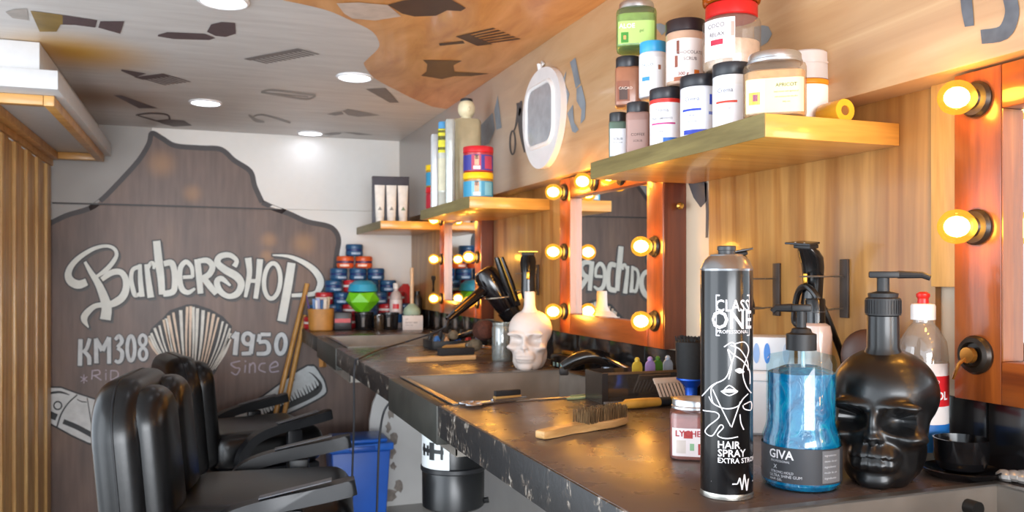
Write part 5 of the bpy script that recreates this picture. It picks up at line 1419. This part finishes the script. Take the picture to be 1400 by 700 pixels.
# round brushes lying in a heap
def lying_brush(label, pa, pb, za, zb, hm, head_m, hr, head_len, head_r, ferrule=True, name='styling_brush'):
    a = Vector((pa[0], pa[1], za)); b = Vector((pb[0], pb[1], zb)); L = (b - a).length
    t = thing(name, label, 'brush', a, 0, 'brushes heaped on the middle worktop')
    t.rotation_euler = (b - a).to_track_quat('Z', 'Y').to_euler()
    h = L - head_len
    MB().lathe([(0, 0), (hr * .6, .002), (hr, h * .15), (hr * .85, h * .5), (hr * 1.1, h * .9), (hr * .9, h)], 16).build('handle', hm, t)
    if ferrule: MB().lathe([(hr, h - .012), (hr * 1.3, h - .008), (hr * 1.5, h + .01), (hr * 1.2, h + .012)], 18).build('ferrule', mat('#8a8680', .25, .9), t)
    MB().lathe([(hr * 1.2, h + .008), (head_r * .8, h + head_len * .35), (head_r, h + head_len * .62), (head_r * .85, h + head_len * .9), (head_r * .4, L), (0, L + .003)], 24).build('head', head_m, t)
    return t
FUR = mat('#4a2416', .85, var=.35, scale=120)
FURG = mat('#6a5c48', .85, var=.3, scale=120)
q0, q1 = W(600, 468, Z=ZT + .012), W(704, 440, Y=2.62)
lying_brush('large powder brush with rust brown head and black handle', (q0.x, q0.y), (.885, 2.66), ZT + .014, ZT + .095, BLKG, FUR, .0105, .105, .036)
q0 = W(606, 474, Z=ZT + .012)
lying_brush('wooden-handled brush under the powder brush', (q0.x, q0.y), (.865, 2.70), ZT + .009, ZT + .040, wood('#b57a34', '#d89a4e', 'Z', 2), FURG, .0095, .07, .022)
q0 = W(598, 464, Z=ZT + .012)
lying_brush('slim black brush with tan tip behind the powder brush', (q0.x - .01, q0.y + .05), (.84, 2.90), ZT + .011, ZT + .060, mat('#7a5028', .35), FURG, .0085, .06, .018)
a, b = W(630, 477, Z=ZT), W(672, 477, Z=ZT); d = b - a; L = d.length
t = thing('folding_razor', 'folding razor with orange wood scales and grey blade', 'razor', (a.x, a.y, ZT), math.atan2(d.y, d.x))
MB().prism([(0, -.004), (L * .5, -.010), (L, -.007), (L, .007), (L * .5, .010), (0, .006)], 0, .012, 'Z', 0, .003).build('scales', mat('#c07830', .35), t)
MB().prism([(L * .05, -.009), (L * .7, -.014), (L * .9, -.008), (L * .05, -.003)], .003, .009, 'Z', 0, .001).build('blade', mat('#7d8088', .25, .8), t)
MB().lathe([(0, .012), (.005, .012), (.005, .015), (0, .015)], 12, (L * .75, 0, 0)).build('rivet', mat('#d0c8b0', .25, .9), t)
# black tray with guards and bits at the far sink
t = thing('guard_tray', 'black tray heaped with clipper guards beneath the hair dryer', 'tray', (.885, 3.06, ZT))
MB().box(-.10, .105, -.075, .075, 0, .004).build('tray_floor', BLKM, t)
for s_ in (-1, 1):
    MB().box(-.10, .105, s_ * .075 - .003, s_ * .075 + .003, .0, .032, 0, .001).build('tray_wall', BLKM, t)
MB().box(-.103, -.0975, -.0715, .0715, 0, .032, 0, .001).build('tray_wall', BLKM, t)
MB().box(.1035, .109, -.0715, .0715, 0, .032, 0, .001).build('tray_wall', BLKM, t)
rs = random.Random(12)
cols = ['#3f74b4', '#c07a30', '#2f60b0', '#c03a40', '#9aa6c8', '#1c1c1e', '#26221f', '#1d1d20', '#2a2a2c', '#b98850']
for i in range(15):
    x, y = -.08 + (i % 5) * .040 + rs.uniform(-.004, .004), -.05 + (i // 5) * .048
    g = thing('clipper_guard', {0: 'blue', 1: 'orange', 2: 'deep blue', 3: 'red', 4: 'pale blue'}.get(i, '') + ' clipper guard at the front of the black tray' if i < 5 else 'dark clipper guard, ' + ('leftmost', 'second from left', 'middle', 'second from right', 'rightmost')[i % 5] + (' in the middle row of the black tray' if i < 10 else ' in the rear row of the black tray'), 'guard', (.885 + x, 3.06 + y, ZT + .0045), rs.uniform(-.3, .3), 'clipper guards in the black tray')
    c = cols[i] if i < 5 else rs.choice(cols[5:9])
    hgt = .045 + (.012 if i >= 10 else 0) + rs.uniform(-.004, .004)
    MB().prism([(-.015, 0), (.015, 0), (.013, hgt * .5), (.002, hgt), (-.004, hgt), (-.013, hgt * .5)], -.009, .009, 'Y', 0, .002).build('shell', mat(c, .4), g)
    MB().prism([(-.010, .006), (.010, .006), (.0, hgt * .7)], -.0096, -.0092, 'Y').build('comb_face', mat('#2a2826', .5), g)

# ---- clippers
CLIP = mat('#161617', .22, .1, .3)
GOLD = mat('#c9983a', .25, .9)
def trimmer(label, x, y, z, h, rz, tilt, gold=False, name='hair_trimmer'):
    """upright trimmer, T-blade on top; front towards -Y"""
    t = thing(name, label, 'hair clipper', (x, y, z), rz, 'clippers hung on the wall holders')
    t.rotation_euler = (tilt[0], tilt[1], rz)
    w = h * .15
    mb = MB(); N = 20; prof = [(0, .45, 0), (.02, .75, 0), (.15, .95, .02), (.40, .90, .05), (.62, 1.0, .04), (.75, 1.08, .0), (.84, .95, -.06), (.88, .75, -.10)]
    vs, fs = [], []
    for (q, k, off) in prof:
        for i in range(N):
            a = 2 * PI * i / N; vs.append((w * k * math.cos(a), w * k * .82 * math.sin(a) + off * h, q * h))
    for j in range(len(prof) - 1):
        for i in range(N): fs.append((j * N + i, j * N + (i + 1) % N, (j + 1) * N + (i + 1) % N, (j + 1) * N + i))
    fs.append(tuple(range(N))[::-1]); fs.append(tuple((len(prof) - 1) * N + i for i in range(N)))
    MB().add(vs, fs).build('body', CLIP, t)
    hd = MB().box(-w * .85, w * .85, -.10 * h - w * .7, -.10 * h + w * .55, .875 * h, .93 * h, 0, .002).build('head', BLKM, t)
    MB().prism([(-w * 1.25, -.10 * h - w * 1.3), (w * 1.25, -.10 * h - w * 1.3), (w * .9, -.10 * h + w * .6), (-w * .9, -.10 * h + w * .6)], .932 * h, .96 * h, 'Z', 0, .001).build('blade', GOLD if gold else mat('#3a3a3c', .25, .8), hd)
    for s_ in (-1, 1):
        MB().ell((s_ * w * .45, -.10 * h - w * .9, .961 * h), (.0025, .0025, .0012), 8, 5).build('screw', mat('#d0c8b8', .2, .9) if not gold else mat('#3a2a18', .4), hd)
    MB().box(-w * .22, w * .22, -w * .86, -w * .70, .40 * h, .55 * h, 0, .002).build('switch', GOLD, t)
    MB().tube([(0, 0, .0), (0, .004, -.02)], .005, 8).build('cord_stub', BLKM, t)
    return t
WIRE = mat('#8f8a84', .3, .8)
def wall_holder(label, y, z, x_ring, rr=.026):
    t = thing('tool_holder', label, 'holder', (XW - .0125, y, z), 0, 'grey tool holders on the wooden wall')
    dx = x_ring - (XW - .0125)
    MB().box(-.005, -.0002, -.010, .010, -.062, .040, 0, .001).build('plate', mat('#4a4340', .45, .4), t)
    for k, zz in enumerate((.010, -.046)):
        pts = [(-.003, 0, zz)] + [(dx + rr + rr * (math.cos(a) - 1), -.0 + rr * math.sin(a), zz) for a in [2 * PI * i / 18 for i in range(19)]]
        MB().tube(pts, .0018, 6, cap=True).build('wire_ring', WIRE, t)
    return t
y1 = on(1108, .985); y2 = on(1022, .985)
trimmer('black trimmer with flat blade hung above the gel bottle', .985, y1, CZ - .070, .132, face_cam(.985, y1, R(-35)), (R(6), R(5)))
trimmer('black trimmer hung behind the spray can', .985, y2, CZ - .083, .133, face_cam(.985, y2, R(15)), (R(-4), R(-10)))
wall_holder('grey wall holder gripping the trimmer above the gel bottle', y1 - .015, CZ - .015, .985)
wall_holder('grey wall holder gripping the trimmer behind the spray can', y2 - .01, CZ - .020, .985)
t = thing('trimmer_cable', 'black cord looping from the trimmer above the gel bottle', 'cord', (0, 0, 0))
MB().tube([tuple(v) for v in smooth_path([(.985, y1 + .004, CZ - .092), (.975, y1 + .03, CZ - .085), (.968, y1 + .012, CZ - .035), (.962, y1 - .018, CZ - .022), (.968, y1 - .042, CZ - .045), (.995, y1 - .045, CZ - .10), (1.025, y1 - .04, CZ - .17), (1.032, y1 - .02, ZT + .006)], 6)], .0055, 8).build('cable', BLK, t)
y3 = on(722, 1.0)
trimmer('black and gold clipper standing in a wall wire above the white skull', 1.0, y3, CZ - .085, .165, face_cam(1.0, y3, 0), (R(0), 0), gold=True, name='hair_clipper')
wall_holder('grey wall holder around the gold-bladed clipper', y3 + .03, CZ - .010, 1.0, .03)
# two clippers lying behind the middle sink
for i, (px, py, ang, lab, L) in enumerate(((768, 492, -80, 'black clipper lying beside the white skull, pale blue guard teeth showing', .13), (796, 487, 160, 'black curved clipper lying behind the middle sink', .15))):
    p = W(px, py, Z=ZT + .02)
    p.x = min(p.x, .985); 
    t = thing('lying_clipper', lab, 'hair clipper', (1.005 if i == 0 else p.x, 2.275 if i == 0 else 2.10, ZT + .001), R(ang), 'clippers lying behind the middle sink')
    if i == 0:
        MB().box(-L / 2, L / 2, -.022, .022, 0, .040, 0, .010, 3).build('body', CLIP, t)
        MB().box(-L / 2 + .02, L / 2 - .02, -.023, -.021, .004, .016).build('guard_slot', mat('#20201f', .5), t)
        for k in range(5): MB().box(-.042 + k * .020, -.034 + k * .020, -.0245, -.0215, .004, .016, 0, .001).build('guard_tooth', mat('#8ab4bc', .4), t)
        MB().box(-.02, .04, -.01, .012, .040, .052, 0, .004).build('lever', GOLD, t)
    else:
        pts = smooth_path([(-.07, 0, .022), (-.045, 0, .045), (-.01, 0, .052), (.03, 0, .042), (.065, 0, .022)], 4)
        MB().tube([tuple(v) for v in pts], [.014 + .006 * math.sin(PI * k / (len(pts) - 1)) for k in range(len(pts))], 12).build('body', CLIP, t)
        MB().lathe([(0, 0), (.020, 0), (.022, .01), (.020, .024), (0, .026)], 20, (-.060, 0, .0)).build('head', mat('#5a5c62', .2, .7), t)
        MB().box(.05, .075, -.012, .012, .0, .022, 0, .004).build('tail', BLKM, t)
t = thing('shower_wand', 'shiny chrome spray wand lying along the splash-back', 'shower wand', (0, 0, ZT))
MB().tube([(1.035, 2.14, .055), (1.015, 1.98, .046), (1.0, 1.88, .040), (.995, 1.855, .030), (.995, 1.845, .012)], [.006, .0065, .008, .009, .006], 12).build('pipe', mat('#cfd2da', .1, 1.0, var=.02), t)
MB().lathe([(0, 0), (.014, 0), (.015, .004), (.010, .014), (0, .014)], 20, (.995, 1.845, 0)).build('foot', mat('#b0b4bc', .15, 1.0), t)

# ================================================================== hair dryer in a wire ring
a, b = W(662, 372, Y=2.76), W(692, 420, Y=2.74)
ax = (b - a).normalized(); L = (b - a).length
t = thing('hair_dryer', 'glossy black hair dryer hanging handle-out from a wall ring', 'hair dryer', a, 0)
M0 = orient((0, 0, 0), ax)
MB().lathe([(0, -.010), (.026, -.010), (.036, -.004), (.043, .012), (.045, .05), (.043, .09), (.036, L), (.030, L + .022), (.026, L + .022), (.026, L), (0, L)], 32, M=M0).build('barrel', mat('#141113', .15, .1, .4), t)
MB().lathe([(.030, L + .006), (.039, L + .008), (.034, L + .045), (.028, L + .048)], 28, M=M0, cap=False).build('nozzle', BLKG, t)
hs = W(662, 396, Y=2.755) - a; he = W(612, 437, Y=2.70) - a
MB().tube([tuple(hs), tuple(hs.lerp(he, .3)), tuple(hs.lerp(he, .75)), tuple(he)], [.024, .021, .017, .011], 16, flat=.8).build('handle', mat('#151214', .15, .1, .4), t)
MB().tube([tuple(hs.lerp(he, .25) + Vector((-.006, -.018, .010))), tuple(hs.lerp(he, .8) + Vector((-.004, -.013, .008)))], .003, 6).build('trim_line', GOLD, t)
MB().tube([tuple(Vector(M0 @ Vector((.038, -.022, .02)))), tuple(Vector(M0 @ Vector((.038, -.022, .085))))], .003, 6).build('trim_line', GOLD, t)
hed = a + he
t = thing('dryer_ring', 'pale wire ring holding the hair dryer on the wall', 'holder', (0, 0, 0))
c = W(683, 406, Y=2.745)
pts = [tuple(c + Vector((math.cos(q) * .050, math.sin(q) * .050, .006 * math.cos(q)))) for q in [2 * PI * i / 22 for i in range(23)]]
MB().tube(pts, .0032, 8).build('ring', mat('#b9b0a4', .25, .8), t)
MB().tube([tuple(c + Vector((.050, 0, .006))), (XW - .016, c.y - .01, c.z + .02)], .003, 8).build('arm', mat('#b9b0a4', .25, .8), t)
MB().box(XW - .017, XW - .0125, c.y - .02, c.y, c.z - .03, c.z + .06, 0, .001).build('plate', mat('#4a4340', .45, .4), t)
t = thing('straightening_iron', 'slim black straightening iron with gold edge behind the hair dryer', 'hair iron', W(682, 352, Y=2.70), 0)
e = W(706, 418, Y=2.70) - W(682, 352, Y=2.70)
for s_ in (-1, 1):
    MB().tube([(s_ * .009, .0, .0), tuple(e * .5 + Vector((s_ * .010, 0, 0))), tuple(e + Vector((s_ * .006, 0, 0)))], [.008, .011, .010], 10).build('arm', BLKG, t)
MB().tube([(0, -.012, 0), tuple(e * .9 + Vector((0, -.014, 0)))], .0028, 6).build('gold_edge', GOLD, t)
# dryer cord over the worktop edge
pts = [hed + Vector((.004, .002, .003)), hed + Vector((-.03, -.03, -.03)), W(560, 466, Z=ZT + .02), W(522, 477, Z=ZT + .008), Vector((XF + .012, 2.74, ZT + .006)), Vector((XF - .012, 2.735, ZT - .02)), Vector((XF - .014, 2.735, ZT - .20)), Vector((XF - .02, 2.74, .45)), Vector((XF - .01, 2.76, .10)), Vector((XF + .05, 2.80, .006)), Vector((XF + .4, 2.9, .006))]
tag(MB().tube([tuple(v) for v in smooth_path([tuple(q) for q in pts], 6)], .0034, 8).build('power_cord', mat('#26262a', .4)), 'black hair dryer cord crossing the worktop and hanging down', 'cord')
tag(MB().tube([tuple(v) for v in smooth_path([(.62, 2.55, .003), (.52, 2.52, .006), (.475, 2.50, .10), (.482, 2.49, .5), (.49, 2.48, .72), (.52, 2.47, .80), (.60, 2.46, .815)], 6)], .0034, 8).build('power_cord', mat('#1c1c20', .4)), 'second black cord hanging below the worktop beside the white panel', 'cord')
# small scissors on the far wall and a brass knob on the middle mirror
p = W(593, 383, X=XW - .014)
t = thing('small_scissors', 'small dark scissors hanging by the far mirror', 'scissors', p, 0)
for s_ in (-1, 1):
    MB().tube([(-.002, s_ * .012, .0), (-.003, s_ * -.010, -.055)], .003, 6).build('blade', mat('#2a2624', .3, .6), t)
    MB().tube([(-.002, s_ * .018 + .012 * math.cos(2 * PI * i / 12), .010 + .010 * math.sin(2 * PI * i / 12)) for i in range(13)], .0025, 6, cap=False).build('finger_ring', mat('#2a2624', .3, .6), t)
p = W(931, 282, Y=1.708)
tag(MB().lathe([(0, -.001), (.004, -.001), (.004, .006), (.0075, .008), (.009, .014), (.006, .020), (0, .021)], 16, M=orient((0, 0, 0), (0, -1, 0))).build('brass_knob', mat('#c89a4a', .2, .9)), 'small brass knob on the side of the middle mirror', 'knob').location = (1.035, 1.7108, p.z)

# ================================================================== below the worktop
def mat_bin():
    return mat('#1b55b0', .38, var=.08, scale=8)
t = thing('waste_bin', 'bright blue plastic waste bin with lid under the far worktop', 'bin', (.685, 4.03, 0))
MB().prism([(-.115, 0), (.115, 0), (.138, .35), (-.138, .35)], -.11, .11, 'Y', 0, .008).build('bin_body', mat_bin(), t)
MB().box(-.150, .150, -.13, .13, .352, .388, 0, .008).box(-.125, .125, -.105, .105, .386, .405, 0, .008).build('lid', mat('#2563c0', .35), t)
MB().box(-.06, .06, -.139, -.131, .358, .378, 0, .002).build('lid_tab', mat('#1c4fa8', .35), t)
t = thing('peeling_panel', 'white board with peeling brown patches under the far worktop', 'panel', (0, 4.22, 0))
MB().prism([(.775, 0), (1.05, 0), (1.05, .825), (.86, .825), (.83, .60), (.795, .53), (.778, .44)], 0, .02, 'Y', 0, .002).build('board', mat('#cfcdca', .5, var=.05, scale=5), t)
rs = random.Random(31)
for (cx, cz, rx, rz_) in ((.89, .47, .022, .035), (.875, .40, .018, .03), (.905, .34, .03, .03), (.885, .27, .028, .035), (.90, .20, .02, .022), (.87, .06, .06, .035), (.93, .10, .03, .04), (.88, .58, .015, .03)):
    n_ = 11
    MB().prism([(cx + rx * rs.uniform(.5, 1.15) * math.cos(2 * PI * k / n_), cz + rz_ * rs.uniform(.5, 1.15) * math.sin(2 * PI * k / n_)) for k in range(n_)], -.0012, -.0002, 'Y').build('peeled_patch', mat('#8a8078', .7, var=.3, scale=30), t)
t = thing('drain_barrel', 'black cylindrical drain barrel with razor blade sticker below the middle sink', 'barrel', (.605, 2.10, .580), face_cam(.605, 2.10))
MB().lathe([(0, 0), (.076, 0), (.080, .004), (.081, .100), (.0785, .104), (.0785, .200), (0, .200)], 40).build('barrel', mat('#131416', .3, var=.15), t)
MB().lathe([(.0815, .094), (.0845, .097), (.0845, .106), (.0795, .109)], 40, cap=False).build('hoop', mat('#1b1c1f', .35), t)
st = MB().band(.0815, .108, .200, -1.45, -.12, 0, 20).build('sticker', mat('#c9cdce', .45, var=.05), t)
mb = MB().band(.0822, .148, .158, -1.25, -.30, 0, 16)
mb.build('blade_slot', mat('#1a1b1d', .5), st)
for a0, a1, z0, z1 in ((-1.18, -1.05, .138, .168), (-.95, -.85, .140, .166), (-.82, -.62, .131, .175), (-.40, -.32, .134, .172)):
    MB().band(.0825, z0, z1, a0, a1, 0, 6).build('blade_hole', mat('#1a1b1d', .5), st)
MB().tube([(.078, .0, .01), (.092, 0, .012)], .008, 8).build('tap_stub', mat('#131416', .3), t)
t = thing('coiled_hose', 'black coiled hose below the near worktop', 'hose', (.80, 1.62, .30))
MB().tube([(.07 * math.cos(q) , .07 * math.sin(q) * .4, .10 + .10 * math.sin(q) + .006 * q / 6) for q in [2 * PI * i / 16 for i in range(40)]], .008, 8).build('hose', mat('#1a1b1e', .4), t)
t.location = (.98, 1.50, .0)
# ================================================================== brooms leaning on the back wall
for i, (tx, ty, fx, fy, lab, dy) in enumerate(((420, 388, 347, 705, 'longer wooden broomstick leaning on the mural beside the worktop', 0), (417, 431, 363, 705, 'shorter wooden broomstick leaning on the mural behind its twin', .0))):
    top_ = W(tx, ty, Y=YB - .03 + i * .008); ft = W(fx, fy, Y=4.14 + i * .06)
    ft = W(fx, fy, Z=.0)
    t = thing('broom', lab, 'broom', (ft.x, ft.y, 0), 0, 'brooms leaning on the mural')
    MB().tube([(0, 0, .06), tuple(top_ - Vector((ft.x, ft.y, 0)))], .0125, 12).build('stick', wood('#a8742f', '#cf9c52', 'Z', 1.5), t)
    MB().box(-.02, .02, -.11, .11, .045, .075, 0, .008).build('head', mat('#8a2a24', .5), t)
    o = MB().box(-.022, .022, -.11, .11, 0, .0448, 0, .002).build('bristles', mat('#3a3a3e', .8, var=.4, scale=150), t); o['kind'] = 'stuff'
